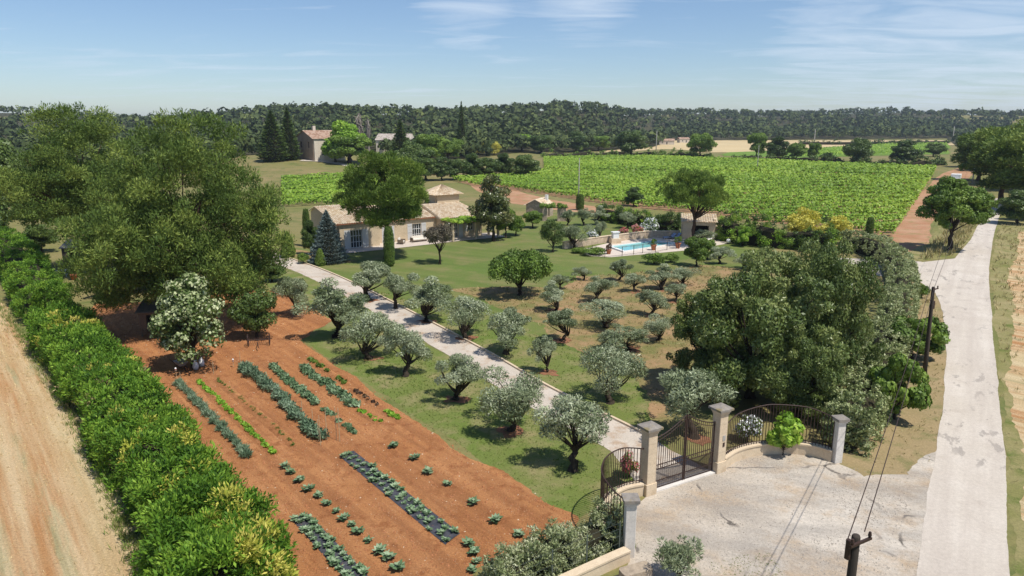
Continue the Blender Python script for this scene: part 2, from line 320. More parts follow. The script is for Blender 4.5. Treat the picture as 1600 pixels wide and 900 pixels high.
M['vine'] = leaf_mat('vine_leaves', (.085, .155, .018), (.175, .285, .028), (.33, .43, .06), .4, .5, .25)
M['wood_far'] = leaf_mat('forest_crowns', (.028, .045, .016), (.058, .078, .028), (.12, .145, .045), .2, .7, .1)
M['leek'] = leaf_mat('blue_green_leaves', (.07, .12, .065), (.135, .2, .115), (.26, .33, .22), .25)
M['lettuce'] = leaf_mat('lettuce_leaves', (.1, .2, .02), (.18, .34, .03), (.3, .45, .06), .35)
M['cabbage'] = leaf_mat('cabbage_leaves', (.06, .115, .045), (.12, .19, .09), (.25, .32, .19), .25, .5, .3, .3)
M['redleaf'] = leaf_mat('red_leaves', (.05, .03, .02), (.1, .06, .04), (.16, .12, .05), .25)
m, nt_, out_ = newmat('pool_water'); p_ = nn(nt_, 'ShaderNodeBsdfPrincipled', i_Roughness=.06); p_.inputs['Base Color'].default_value = (.17, .50, .50, 1)
b_ = nn(nt_, 'ShaderNodeBump', i_Strength=.12, i_Distance=.05); nt_.links.new(noise(nt_, objvec(nt_), 3, 3), b_.inputs['Height']); nt_.links.new(b_.outputs[0], p_.inputs['Normal']); nt_.links.new(p_.outputs[0], out_.inputs[0]); M['water'] = m
# ------------------------------------------------------------------ foliage generators
def unit(rng, n):
    u = rng.normal(size=(n, 3)); return u / (np.linalg.norm(u, axis=1)[:, None] + 1e-9)
def nrm(a): return a / (np.linalg.norm(a, axis=1)[:, None] + 1e-9)
def quads(P, A, B, L_, W_):
    """leaf-shaped quads at P, long axis A, width axis B"""
    L_ = L_[:, None]; W_ = W_[:, None]
    V = np.stack([P - A * L_ * .5, P + B * W_ * .5 - A * L_ * .08, P + A * L_ * .5, P - B * W_ * .5 - A * L_ * .08], 1).reshape(-1, 3)
    return V, np.arange(len(P) * 4).reshape(-1, 4)
def leaves(rng, P, N, Ln, Wd, out=.3, up=.2, ctint=None, spread=1.):
    n = len(P); R_ = unit(rng, n); R_ = R_ - N * (R_ * N).sum(1)[:, None] * .8; A = nrm(N * out + nrm(R_) * (1 - out) + np.array([0, 0, up * .6]))
    B = nrm(np.cross(A, nrm(N + .6 * unit(rng, n))))
    s = rng.uniform(.65, 1.35, n); V, F = quads(P, A, B, Ln * s, Wd * s)
    t = rng.random(n); t = t if ctint is None else .45 * t + .55 * ctint
    return V, F, t
def cat(parts):
    o = 0; Vs = []; Fs = []; Ts = []
    for V, F, t in parts: Vs.append(V); Fs.append(F + o); Ts.append(t); o += len(V)
    return np.concatenate(Vs), np.concatenate(Fs), np.concatenate(Ts)
def blobs(rng, n, C, R, rc, zmin=-.4, f=(.55, .92), flat=.8, wob=.16):
    u = unit(rng, n * 6); u = u[u[:, 2] > zmin][:n]; k = rng.uniform(f[0], f[1], len(u))[:, None]
    ph = rng.random(3) * 6; k = k * (1 + wob * np.sin(u[:, :1] * 4 + ph[0]) * np.sin(u[:, 1:2] * 4 + ph[1]) + wob * .6 * np.sin(u[:, 2:] * 5 + ph[2])); c = np.array(C) + np.array(R) * u * k
    r = rc * rng.uniform(.5, 1.45, len(u))[:, None] * np.array([1, 1, flat]); return c, r
def blob_leaves(rng, c, r, n, Ln, Wd, out=.3, up=.2, zcut=-.55, shell=(.62, 1.05)):
    wgt = (r[:, 0] ** 2); idx = rng.choice(len(c), int(n * 1.25), p=wgt / wgt.sum()); u = unit(rng, len(idx))
    k = u[:, 2] > zcut - .3 * rng.random(len(u)); idx = idx[k][:n]; u = u[k][:n]
    P = c[idx] + r[idx] * u * rng.uniform(shell[0], shell[1], len(u))[:, None]; ct = rng.random(len(c))[idx]
    return leaves(rng, P, u, Ln, Wd, out, up, ct)
def limbs(rng, c, trunk_top, r0, split, n=None, k=5, wob=.12):
    """limbs from the trunk towards leaf clumps"""
    pts = []; n = n or len(c)
    for i in rng.permutation(len(c))[:n]:
        e = c[i]; s = np.array(trunk_top) * np.array([1, 1, rng.uniform(split, 1.0)]); m_ = (s + e) / 2 + rng.normal(size=3) * wob * np.linalg.norm(e - s)
        m_[2] = min(m_[2], e[2]); t = np.linspace(0, 1, 6)[:, None]
        q = (1 - t) ** 2 * s + 2 * t * (1 - t) * m_ + t * t * e
        pts.append(tube_arr(q, np.linspace(r0, r0 * .22, 6), k))
    return pts
def trunk_mesh(name, rng, c, top, r, mat, split=.75, n=None, lean=0., limb=.42, wob=.12):
    h = top[2]; t = np.linspace(0, 1, 7); bend = rng.normal(size=(7, 2)) * r * .35; bend[0] = 0
    P = np.stack([top[0] * t + bend[:, 0], top[1] * t + bend[:, 1], h * t], 1); P[-1] = top; P[0, 2] = -.08
    R = r * (1.35 - .75 * t); R[0] *= 1.25
    ps = [tube_arr(P, R, 8)] + limbs(rng, c, top, r * limb, split, n, 5, wob)
    o = 0; V = []; F = []
    for v, f in ps: V.append(v); F.append(f + o); o += len(v)
    return npmesh(name, np.concatenate(V), np.concatenate(F), mat, None, True)
def crown_mesh(name, parts, mat):
    V, F, t = cat(parts); return npmesh(name, V, F, mat, t)
SPEC = {}
def species(key, seed, H, R, C, Rv, nb, rc, nl, Ln, Wd, mat, bark='bark', tr=.18, top=None, split=.7, nlimb=None, zmin=-.4, f=(.5, .92), flat=.8, out=.3, up=.2, zcut=-.55, extra=None, limb=.42, wob=.16):
    rng = np.random.default_rng(seed); c, r = blobs(rng, nb, C, Rv, rc, zmin, f, flat, wob)
    parts = [blob_leaves(rng, c, r, nl, Ln, Wd, out, up, zcut)]
    tm = trunk_mesh('trunk', rng, c, top or (0, 0, C[2] - Rv[2] * .5), tr, M[bark], split, nlimb, limb=limb)
    cm = crown_mesh('crown', parts, M[mat]); ex = extra(rng, c, r) if extra else None
    SPEC[key] = (tm, cm, H, R, ex)
for q in range(8):
    rg = np.random.default_rng(50 + q); ow, oh, od = rg.uniform(1.45, 1.8), rg.uniform(1.1, 1.45), rg.uniform(.42, .6)
    species(f'olive{q}', 100 + q, 3.7, ow + .15, (rg.normal() * .25, rg.normal() * .25, 2.2), (ow, ow * rg.uniform(.8, 1), oh), int(rg.uniform(17, 30)), od, int(rg.uniform(7000, 10500)), .17, .052, 'olive', tr=.17,
            top=(rg.normal() * .3, rg.normal() * .25, rg.uniform(.6, 1.1)), split=.6, nlimb=16, zmin=-.6, f=(.35, 1.0), out=.4, up=.3, limb=.45, wob=.25)
for q in range(2):
    species(f'broad{q}', 200 + q, 6.0, 2.8, (0, 0, 3.4), (2.4, 2.3, 2.2), 40, .75, 13000, .28, .15, 'green', tr=.17, top=(0, 0, 1.7), zmin=-.85, nlimb=16)
    species(f'dark{q}', 210 + q, 6.0, 2.8, (0, 0, 3.1), (2.4, 2.4, 2.6), 46, .8, 13000, .28, .15, 'darkgreen', tr=.17, top=(0, 0, 1.4), zmin=-.95, nlimb=12)
    species(f'fresh{q}', 220 + q, 6.0, 2.8, (0, 0, 3.2), (2.4, 2.4, 2.5), 40, .8, 11000, .32, .19, 'bright', tr=.2, top=(0, 0, 2.0), zmin=-.7, nlimb=12)
    species(f'fig{q}', 230 + q, 4.0, 2.2, (0, 0, 1.95), (1.9, 1.9, 1.65), 46, .5, 10000, .24, .17, 'green', tr=.1, top=(0, 0, .8), zmin=-.95, nlimb=12, out=.1)
    species(f'yellowbush{q}', 240 + q, 4.0, 2.4, (0, 0, 1.9), (1.9, 1.9, 1.7), 26, .7, 4000, .32, .14, 'yellow', tr=.12, top=(0, 0, 1.0), zmin=-.9, nlimb=8, out=.4, up=.5)
    species(f'farpine{q}', 250 + q, 10., 4.0, (0, 0, 5.6), (3.5, 3.4, 4.2), 60, 1.0, 15000, .42, .13, 'alep', 'barkpine', tr=.2, top=(0, 0, 4), zmin=-.9, nlimb=12, out=.5, up=.5)
species('broadlow', 260, 4.6, 4.6, (0, 0, 2.6), (3.9, 3.7, 1.5), 60, .85, 20000, .26, .14, 'green', tr=.22, top=(0, 0, 1.0), zmin=-.4, nlimb=20)
species('purple', 261, 4.6, 2.5, (0, 0, 3.0), (2.1, 2.1, 1.2), 40, .5, 7500, .17, .09, 'purple', tr=.12, top=(0, 0, 1.5), zmin=-.6, nlimb=16)
species('stonepine', 262, 14.5, 5.7, (0, 0, 8.3), (5.2, 5.1, 5.2), 170, .95, 60000, .36, .1, 'stonepine', 'barkpine', tr=.34, top=(0, 0, 5.0), split=.8, zmin=-.82, nlimb=34, f=(.66, .98), out=.75, up=.7, zcut=-.45, limb=.3)
species('parasol', 263, 8.6, 4.4, (0, 0, 5.6), (3.9, 3.9, 2.7), 130, .72, 30000, .32, .085, 'stonepine', 'barkpine', tr=.24, top=(0, 0, 3.2), split=.75, zmin=-.5, nlimb=26, f=(.55, .98), out=.7, up=.7, zcut=-.25, limb=.35)
species('holmA', 264, 10., 6.2, (0, 0, 4.6), (4.9, 4.8, 4.4), 120, .95, 52000, .27, .13, 'holm', tr=.3, top=(0, 0, 2.5), zmin=-.92, nlimb=26, f=(.6, 1.02), wob=.27, out=.35, up=.35)
species('holmB', 265, 10., 6.0, (0, 0, 4.6), (4.6, 4.6, 4.4), 105, .95, 44000, .26, .12, 'holm', tr=.28, top=(0, 0, 2.5), zmin=-.92, nlimb=24, f=(.6, 1.02), wob=.27, out=.35, up=.35)
species('roadtree', 266, 9.2, 4.3, (0, 0, 5.2), (3.9, 3.9, 3.6), 80, .9, 26000, .32, .19, 'green', tr=.28, top=(0, 0, 3.0), zmin=-.65, nlimb=22, f=(.45, .97))
species('magnolia', 267, 9.5, 4.0, (0, 0, 4.9), (2.9, 2.9, 3.7), 66, .75, 11000, .34, .17, 'magnolia', tr=.2, top=(0, 0, 3.4), zmin=-.9, nlimb=26, f=(.45, .97))
species('topiary', 268, 4.2, 1.6, (0, 0, 2.35), (1.3, 1.3, 1.55), 40, .45, 7000, .14, .08, 'darkgreen', tr=.1, top=(0, 0, .8), zmin=-.95, nlimb=10, f=(.75, .98))
species('bush', 269, 1.6, 1.1, (0, 0, .75), (.85, .85, .6), 22, .35, 3500, .14, .07, 'green', tr=.05, top=(0, 0, .3), zmin=-.8, nlimb=8, f=(.4, .95))
species('greyshrub', 270, 2.2, 1.5, (0, 0, 1.05), (1.15, 1.15, .85), 50, .28, 4200, .17, .045, 'olive', tr=.05, top=(0, 0, .3), zmin=-.5, nlimb=40, f=(.3, 1.), out=.7, up=.6, limb=.35)
species('climber', 271, 2.6, 1.0, (0, 0, 1.25), (.75, .5, 1.2), 40, .25, 2800, .22, .14, 'bright', tr=.025, top=(0, 0, .3), zmin=-.9, nlimb=14, f=(.2, .95), out=.1, up=.25)
def aleppo(key, seed, H, Rm, lobes, nb, nl):
    """broad old pine: several crown lobes, each a cloud of needle tufts on open limbs"""
    rng = np.random.default_rng(seed); cs = []; rs = []
    for (C, R, k) in lobes:
        c, r = blobs(rng, int(nb * k), C, R, 1.0, -.9, (.5, .97), .75, .03); cs.append(c); rs.append(r)
    c = np.concatenate(cs); r = np.concatenate(rs)
    parts = [blob_leaves(rng, c, r, nl, .3, .088, .5, .6, -.5, (.5, 1.1))]
    tm = trunk_mesh('trunk', rng, c, (0, 0, H * .5), .42, M['barkpine'], .45, 70, limb=.28, wob=.08)
    SPEC[key] = (tm, crown_mesh('crown', parts, M['alep']), H, Rm, None)
aleppo('pineA', 305, 17.5, 11.5, [((.6, 0, 10.2), (8.7, 7.4, 6.7), .7), ((4.6, .5, 7.4), (6.0, 5.8, 5.2), .45), ((-4.0, -.6, 6.8), (6.2, 5.8, 5.2), .5), ((1.0, -3.4, 5.2), (6.4, 4.8, 4.0), .4), ((-3.6, -4.6, 7.2), (4.8, 4.2, 2.9), .25)], 290, 150000)
aleppo('pineB', 306, 18.5, 8.5, [((0, 0, 11.6), (5.4, 5.2, 7.0), .6), ((-2.8, .5, 9.0), (5.2, 4.8, 4.6), .45), ((2.5, -.6, 8.4), (5, 4.8, 4.4), .4)], 220, 80000)
def revo(key, seed, H, R, prof, n, Ln, Wd, mat, out=.3, up=.8, lump=.1, tiers=0, inner=.22, bark='bark'):
    """columns and cones: leaves on a lumpy solid of revolution, with a twiggy core"""
    rng = np.random.default_rng(seed); t = rng.random(n * 2); pr = np.array([prof(x) for x in t]); keep = rng.random(n * 2) < (pr + .08) / pr.max(); t = t[keep][:n]; pr = pr[keep][:n]
    a = rng.random(len(t)) * 2 * math.pi; lm = sum(np.sin(a * k1 + t * k2 + k3) for k1, k2, k3 in ((2, 9, 1), (3, -17, 2), (5, 23, .5), (4, 31, 4))) / 4
    rr = pr * (1 + lump * lm) * (1 - inner * rng.random(len(t)) ** 2)
    if tiers: rr = rr * (.78 + .3 * ((t * tiers + .13 * np.sin(a * 5) + .2 * np.sin(a * 3 + t * 9)) % 1.))
    P = np.stack([R * rr * np.cos(a), R * rr * np.sin(a), t * H], 1); N = np.stack([np.cos(a), np.sin(a), .25 + 0 * a], 1)
    V, F, tt = leaves(rng, P, N, Ln, Wd, out, up); cm = npmesh('crown', V, F, M[mat], tt)
    zs = np.linspace(0, 1, 9); core = MB().lathe([(max(.02, prof(z) * R * .7), z * H * .96) for z in zs], k=10)
    SPEC[key] = (core.mesh('trunk', M['twig'], True), cm, H, R, None)
colp = lambda t: (min(1, (t + .02) * 9) ** .5) * (1 - max(0, t - .55) ** 2 * 3.4) ** .5 if t < .99 else .1
revo('column', 320, 4.6, .62, colp, 7000, .15, .05, 'cypress', .2, 1.0, .08)
revo('spruce', 321, 7.0, 2.7, lambda t: (1 - t) ** .85 * min(1, .75 + t * 3), 14000, .3, .075, 'spruce', .75, -.05, .14, 13, .5)
revo('conelet', 322, 2.4, .95, lambda t: math.sqrt(max(0, 1 - t)) * min(1, .6 + t * 2), 4200, .13, .05, 'green', .3, .6, .12)
revo('fircone', 323, 17., 3.6, lambda t: (1 - t) ** .8 * min(1, .6 + t * 3), 5200, .7, .22, 'darkgreen', .7, 0, .22, 14, .6)
revo('hedgecone', 324, 9, 1.7, lambda t: math.sin(min(1, t * .9 + .12) * math.pi) ** .6, 3500, .4, .16, 'darkgreen', .3, .8, .2)
def bare_tree(key, seed):
    rng = np.random.default_rng(seed); c, r = blobs(rng, 90, (0, 0, 9), (1.7, 1.7, 7), 1, -.95, (.2, 1.)); SPEC[key] = (trunk_mesh('trunk', rng, c, (0, 0, 13), .3, M['greytwig'], .2, 90, limb=.5), None, 16, 2, None)
bare_tree('barepoplar', 330)

def plant(key, name, P, H, wpx, label, cat, group=None, rz=None, R=None, tilt=0., sz=None):
    """one tree or shrub: Empty > trunk, crown, scaled to height H and crown width"""
    tm, cm, H0, R0, ex = SPEC[key]
    o = empty(name, P, rz if rz is not None else random.random() * 6.28, label, cat, group)
    sx = (R if R else wpx / 2 / ppm(P, H * .6)) / R0; o.scale = (sx, sx, H / H0)
    if tilt: o.rotation_euler[1] = tilt
    link('trunk', tm, o)
    if cm: link('crown', cm, o)
    if ex:
        for n_, me_ in ex: link(n_, me_, o)['kind'] = 'stuff'
    return o
def raymarch(px, py):
    """first point where the view ray of a pixel meets the terrain"""
    P0 = G(px, py); t = np.linspace(.25, 1, 1200); o = np.array([0, 0, HC]); q = o + t[:, None] * (np.array(P0) - o); hit = np.nonzero(q[:, 2] <= terrain(q[:, 0], q[:, 1]) + 1e-3)[0]
    p = q[hit[0]] if len(hit) else np.array(P0); return Vector((p[0], p[1], T(p[0], p[1])))
def at_px(key, name, bx, by, ty, wpx, label, cat, group=None, **k):
    P = raymarch(bx, by)
    return plant(key, name, P, zat(P, ty) - P[2], wpx, label, cat, group, **k)
# ------------------------------------------------------------------ hedges along a path
def frames(path, step=.25):
    P = np.array([tuple(p)[:2] for p in path], float); d = np.r_[0, np.cumsum(np.linalg.norm(np.diff(P, axis=0), axis=1))]
    s = np.arange(0, d[-1], step); X = np.stack([np.interp(s, d, P[:, 0]), np.interp(s, d, P[:, 1])], 1)
    t = np.gradient(X, axis=0); t /= np.linalg.norm(t, axis=1)[:, None]; return X, np.stack([-t[:, 1], t[:, 0]], 1), s, d[-1]
def hedge(name, path, Wd, Ht, nc, rc, nl, Ln, Lw, mats, label, seed, out=.4, up=.5, round_=.25, lump=.18, end=True, parent=None, catg='hedge', shell=(.3, 1.1)):
    """leafy clumps over the sides and top of a rounded hedge body; twig core inside. mats: list of (share, material, part name)"""
    rng = np.random.default_rng(seed); X, Nn, s, Lt = frames(path)
    Wf = Wd if callable(Wd) else (lambda q: Wd + 0 * q); Hf = Ht if callable(Ht) else (lambda q: Ht + 0 * q)
    sc = rng.random(nc) * Lt; i = np.clip((sc / .25).astype(int), 0, len(X) - 1); q = sc / Lt; W_ = Wf(q); H_ = Hf(q)
    kn = np.cumsum(rng.uniform(.5, 1.6, int(Lt / .6) + 8)); lm = 1 + lump * np.interp(sc, kn, np.clip(rng.normal(size=len(kn)), -1.5, 1.5)); zl = np.interp(sc, kn + .7, np.clip(rng.normal(size=len(kn)), -1.5, 1.5)); pn_ = np.interp(sc, kn * 1.3, rng.random(len(kn)))
    per = rng.random(nc) * (2 * H_ + W_); side = per < H_; side2 = per > H_ + W_
    off = np.where(side, -.5, np.where(side2, .5, (per - H_) / W_ - .5)); z = np.where(side, per, np.where(side2, 2 * H_ + W_ - per, H_))
    rd = np.clip((z / H_ - (1 - round_)) / round_, 0, 1); off = off * (1 - .25 * rd ** 2); z = np.where(side | side2, z, H_ * (1 - round_ * .5 * (np.abs(off) * 2) ** 3))
    if end:
        e = np.minimum(sc, Lt - sc) / 1.2; off = off * np.minimum(1, .45 + .55 * e)
    ne = int(nc * .12); ke = rng.permutation(nc)[:ne]; eo = rng.random(ne) < .5; i[ke] = np.where(eo, 0, len(X) - 1); sc[ke] = np.where(eo, 0, Lt); off[ke] = rng.uniform(-.45, .45, ne); z[ke] = rng.random(ne) ** .7 * H_[ke]
    z = z * (1 + lump * zl + lump * .5 * rng.normal(size=nc) * (z > H_ * .8))
    c = np.stack([X[i, 0] + Nn[i, 0] * off * W_ * lm, X[i, 1] + Nn[i, 1] * off * W_ * lm, np.maximum(z * (lm * .5 + .5) - rc * .4, rc * .3)], 1)
    r = rc * rng.uniform(.6, 1.35, nc)[:, None] * np.array([1, 1, .8]); o = empty(name, (0, 0, 0), 0, label, catg) if parent is None else parent
    pick = rng.random(nc); lo = 0
    patch = .6 * pn_ + .4 * np.abs(off + .3 * np.sin(seed)) ; pick = .45 * pick + .55 * patch; pick = np.argsort(np.argsort(pick)) / nc
    for sh, mk, pn in mats:
        k = (pick >= lo) & (pick < lo + sh); lo += sh
        if k.sum() < 2: continue
        V, F, t = blob_leaves(rng, c[k], r[k], int(nl * k.sum() / nc), Ln, Lw, out, up, -.7, shell); link(pn, npmesh(pn, V, F, M[mk], t), o)
    ks = np.arange(0, len(X), 2); Vc = []
    for a in ks:
        ed = min(1, max(0, min(s[a], Lt - s[a]) / 1.4)) ** .5; w2 = .03 + float(Wf(s[a] / Lt)) * .5 * .56 * ed; h2 = .05 + float(Hf(s[a] / Lt)) * .7 * ed
        for (u, zz_) in ((-1, 0), (-1, h2 * .85), (-.6, h2), (.6, h2), (1, h2 * .85), (1, 0)): Vc.append((X[a, 0] + Nn[a, 0] * u * w2, X[a, 1] + Nn[a, 1] * u * w2, zz_))
    n = len(ks); Fc = [(a * 6 + b, a * 6 + b + 1, a * 6 + b + 7, a * 6 + b + 6) for a in range(n - 1) for b in range(5)]
    mb = MB().add(Vc, Fc + [(0, 1, 2, 3, 4, 5), tuple((n - 1) * 6 + b for b in range(5, -1, -1))]); mb.build('stems', M['twig'], o); return o
# ------------------------------------------------------------------ ground sheets
RG = random.Random(7)
def jag(pts, amp, step, seed):
    rng = np.random.default_rng(seed); out = []; n = len(pts)
    for i in range(n):
        a, b = np.array(pts[i][:2]), np.array(pts[(i + 1) % n][:2]); d = np.linalg.norm(b - a); k = max(1, int(d / step)); nr = np.array([-(b - a)[1], (b - a)[0]]) / (d + 1e-9)
        w1 = np.cumsum(rng.normal(size=k + 1)); w1 -= np.linspace(0, w1[-1], k + 1); w1 = np.convolve(np.pad(w1, 3, 'edge'), np.ones(7) / 7, 'valid'); w1 *= amp * 1.3 / (.6 + np.abs(w1).max())
        for j in range(k):
            off = (w1[j] + rng.normal() * amp * .12) if j else 0
            out.append(tuple(a + (b - a) * j / k + nr * off))
    return out
def sheet(name, pts, z, mat, amp=.15, step=.22, seed=1, kind='structure'):
    p = jag(pts, amp, step, seed) if amp else [tuple(q[:2]) for q in pts]
    me = bpy.data.meshes.new(name); me.from_pydata([(x, y, z) for x, y in p], [], [tuple(range(len(p)))]); me.materials.append(mat)
    if me.polygons[0].normal.z < 0: me.flip_normals()
    o = link(name, me); o['kind'] = kind; return o
def pxs(l, z=0): return [G(x, y, z) for x, y in l]
def inpoly(x, y, poly):
    ins = np.zeros(len(x), bool); n = len(poly)
    for i in range(n):
        x1, y1 = poly[i][0], poly[i][1]; x2, y2 = poly[(i + 1) % n][0], poly[(i + 1) % n][1]
        c = ((y1 > y) != (y2 > y)); ins ^= c & (x < (x2 - x1) * (y - y1) / (y2 - y1 + 1e-12) + x1)
    return ins
def scatter(poly, n, rng):
    X = np.array([p[0] for p in poly]); Y = np.array([p[1] for p in poly]); x = rng.uniform(X.min(), X.max(), n); y = rng.uniform(Y.min(), Y.max(), n)
    k = inpoly(x, y, poly); return x[k], y[k]
def tufts(name, x, y, mat, Ln, Wd, rng, label, cat, lean=.5, per=5, z=0., size=None):
    """upright blades, several to a tuft"""
    n = len(x); x = np.repeat(x, per) + rng.normal(size=n * per) * Ln * .3; y = np.repeat(y, per) + rng.normal(size=n * per) * Ln * .3
    A = nrm(unit(rng, n * per) * lean + np.array([0, 0, 1.])); s = rng.uniform(.5, 1.3, n * per) * (np.repeat(size, per) if size is not None else 1)
    P = np.stack([x, y, z + 0 * x], 1) + A * (Ln * s * .45)[:, None]; B = nrm(np.cross(A, unit(rng, n * per))); V, F = quads(P, A, B, Ln * s, Wd * s)
    o = link(name, npmesh(name, V, F, mat, .6 * rng.random(n * per) + .4 * np.repeat(rng.random(n), per))); tag(o, label, cat, None, 'stuff'); return o
# ------------------------------------------------------------------ ground and terrain
def GT(px, py):
    return raymarch(px, py)
def axis(lo, hi, n, p): t = np.linspace(-1, 1, n); v = np.sign(t) * np.abs(t) ** p; return np.where(v < 0, -v * lo, v * hi)
gx = axis(-3500, 3500, 181, 2.2); gy = np.concatenate([np.linspace(-150, 150, 6), np.linspace(160, 1500, 136), np.linspace(1550, 5000, 30)])
XX, YY = np.meshgrid(gx, gy); ZZ = terrain(XX, YY); nx = len(gx); ny = len(gy)
ii = (np.arange(ny - 1)[:, None] * nx + np.arange(nx - 1)[None]).ravel()
g = link('ground', npmesh('ground', np.stack([XX, YY, ZZ], -1).reshape(-1, 3), np.stack([ii, ii + 1, ii + nx + 1, ii + nx], 1), M['ground'], None, True)); g['kind'] = 'structure'
HEDGE_L = pxs([(0, 470), (70, 560), (130, 652), (200, 790), (250, 900)])
sheet('stubble_field', pxs([(250, 905), (200, 792), (130, 655), (70, 562), (0, 472), (-200, 400), (-900, 420)]) + [Vector((-60, 5, 0)), Vector((-4, 8, 0))], .004, M['straw'], .35, .3, 2)
SOIL = pxs([(150, 475), (260, 470), (330, 452), (430, 455), (520, 500), (470, 530), (560, 592), (640, 652), (750, 722), (830, 766), (905, 812), (850, 842), (760, 885), (700, 930)]) + [G(480, 960), G(300, 800), G(200, 640), G(120, 520)]
sheet('vegetable_garden', SOIL, .008, M['soil'], .22, .2, 3)
KERB = catmull(pxs([(1050, 705), (1000, 675), (860, 606), (760, 549), (640, 486), (560, 446), (500, 420), (430, 396)]), 6)
DL = []
for a, b in zip(KERB[:-1], KERB[1:]):
    d = (b - a).normalized(); DL.append(a - Vector((-d.y, d.x, 0)) * -2.8)
STRIP = [p.copy() for p in DL][2:] ; 
sheet('lawn_strip', pxs([(428, 462), (520, 500), (470, 532), (560, 590), (640, 650), (750, 720), (830, 764), (905, 810), (960, 790)]) + [G(985, 772), G(1003, 745)] + DL[3:], .004, M['lawn'], .25, .2, 4)
LAWN = [p for p in KERB] + pxs([(440, 385), (520, 392), (600, 382), (700, 378), (770, 372), (810, 352), (850, 335), (905, 326), (960, 335), (1040, 352), (1120, 368), (1200, 384), (1200, 400), (1130, 470), (1010, 640), (1040, 690)])
sheet('lawn', LAWN, .004, M['lawn2'], .12, .3, 5)
sheet('near_lawn', KERB[3:34] + pxs([(640, 470), (740, 478), (800, 500), (850, 530), (930, 560), (1000, 590), (1010, 640)]), .008, M['lawn'], .25, .25, 15)
ORCH = pxs([(700, 452), (800, 448), (870, 452), (900, 432), (1000, 425), (1090, 415), (1180, 420), (1140, 520), (1070, 640), (1030, 655), (1010, 610), (940, 562), (900, 545), (850, 512), (780, 482)])
sheet('orchard_ground', ORCH, .012, M['orchard'], .5, .3, 6)
DR = KERB + DL[::-1] + [G(1020, 768), G(1112, 738)]
sheet('driveway', [G(1112, 737)] + KERB + DL[::-1][:-4] + [G(1010, 772)], .016, M['drive'], .05, .3, 7)
# kerb of the drive: a low stone edge, block by block
o = empty('drive_kerb', KERB[0], 0, 'low pale stone edging along the right side of the gravel driveway', 'kerb')
Xk, Nk, sk, Lk = frames(KERB, 1.0); kb = None
for a in range(2, len(Xk) - 1):
    mb = MB(); d = Xk[a + 1] - Xk[a]; ang = math.atan2(d[1], d[0])
    c_ = (Xk[a] + Xk[a + 1]) / 2 - np.array([KERB[0].x, KERB[0].y]); mb.box((c_[0], c_[1], .05 - KERB[0].z), (.985, .16, .14), ang, .015); mb.build('kerb_stone', M['stone'], o)
ROADP = pxs([(1437, 410), (1492, 404), (1517, 374), (1532, 345), (1537, 325), (1545, 310), (1572, 310), (1563, 335), (1554, 362), (1545, 420), (1550, 500), (1558, 580), (1567, 680), (1573, 760), (1578, 900)]) + [G(1585, 1100), G(1400, 1100)] + pxs([(1432, 900), (1448, 770), (1464, 700), (1474, 620), (1479, 555), (1474, 490), (1462, 458), (1437, 440)])
sheet('road', ROADP, .016, M['road'], .05, .22, 8)
sheet('side_lane', pxs([(1440, 409), (1300, 402), (1300, 420), (1440, 441)]), .012, M['road'], .1, .3, 9)
sheet('forecourt', pxs([(985, 790), (1010, 772), (1112, 738), (1180, 708), (1240, 706), (1310, 722), (1350, 745), (1420, 742), (1470, 690), (1462, 900)]) + [G(1480, 1100), G(900, 1100), G(960, 900), G(985, 870)], .012, M['gravel'], .18, .2, 10)
sheet('bank', pxs([(1300, 720), (1345, 745), (1420, 745), (1460, 735), (1470, 700), (1484, 560), (1478, 480), (1460, 455), (1437, 440), (1400, 440), (1340, 600)]), .004, M['bank'], .2, .25, 11)
sheet('verge', pxs([(1560, 340), (1545, 420), (1550, 500), (1558, 580), (1567, 680), (1573, 760), (1580, 900)]) + [G(1600, 1100), Vector((60, 8, 0)), Vector((130, 30, 0)), G(1800, 352)], .006, M['verge'], .25, .3, 12)
sheet('dry_field', pxs([(1590, 362), (1572, 440), (1580, 560), (1600, 700), (1640, 900)]) + [Vector((70, 20, 0)), Vector((160, 60, 0)), G(1900, 362)], .010, M['straw'], .5, .4, 13)
sheet('vineyard_track', pxs([(1388, 378), (1400, 360), (1430, 310), (1455, 285), (1475, 270), (1500, 262), (1530, 262), (1500, 290), (1470, 330), (1452, 360), (1450, 395), (1420, 398)]), .008, M['track'], .3, .5, 14)
sheet('roadside_grass', pxs([(1437, 408), (1490, 403), (1515, 374), (1530, 345), (1500, 340), (1470, 345), (1452, 380), (1420, 395)]), .010, M['verge'], .3, .4, 16)
sheet('house_path', pxs([(695, 262), (760, 280), (815, 300), (860, 312), (900, 318), (960, 328), (960, 336), (880, 330), (800, 318), (745, 298)]), .006, M['track'], .3, .5, 17)
sheet('oak_row_path', pxs([(770, 262), (800, 268), (850, 276), (850, 282), (790, 278), (745, 276)]), .006, M['track'], .3, .6, 18)
sheet('wheat_field', pxs([(925, 240), (1040, 233), (1170, 240), (1170, 222), (1080, 214), (1010, 224)]), .05, M['wheat'], 2., 4., 19)
sheet('far_wheat_field', pxs([(1110, 238), (1230, 238), (1500, 226), (1560, 219), (1400, 217), (1120, 216)]), .04, M['wheat'], 2., 4., 20)
sheet('far_vineyard', pxs([(1130, 244), (1250, 247), (1480, 241), (1480, 222), (1380, 224), (1230, 234), (1140, 238)]), .09, M['fargreen'], 2., 3., 21)
sheet('mulch_strip', pxs([(480, 392), (560, 408), (500, 414), (445, 400), (430, 385)]), .008, M['orchard'], .2, .3, 22)
rng = np.random.default_rng(5)
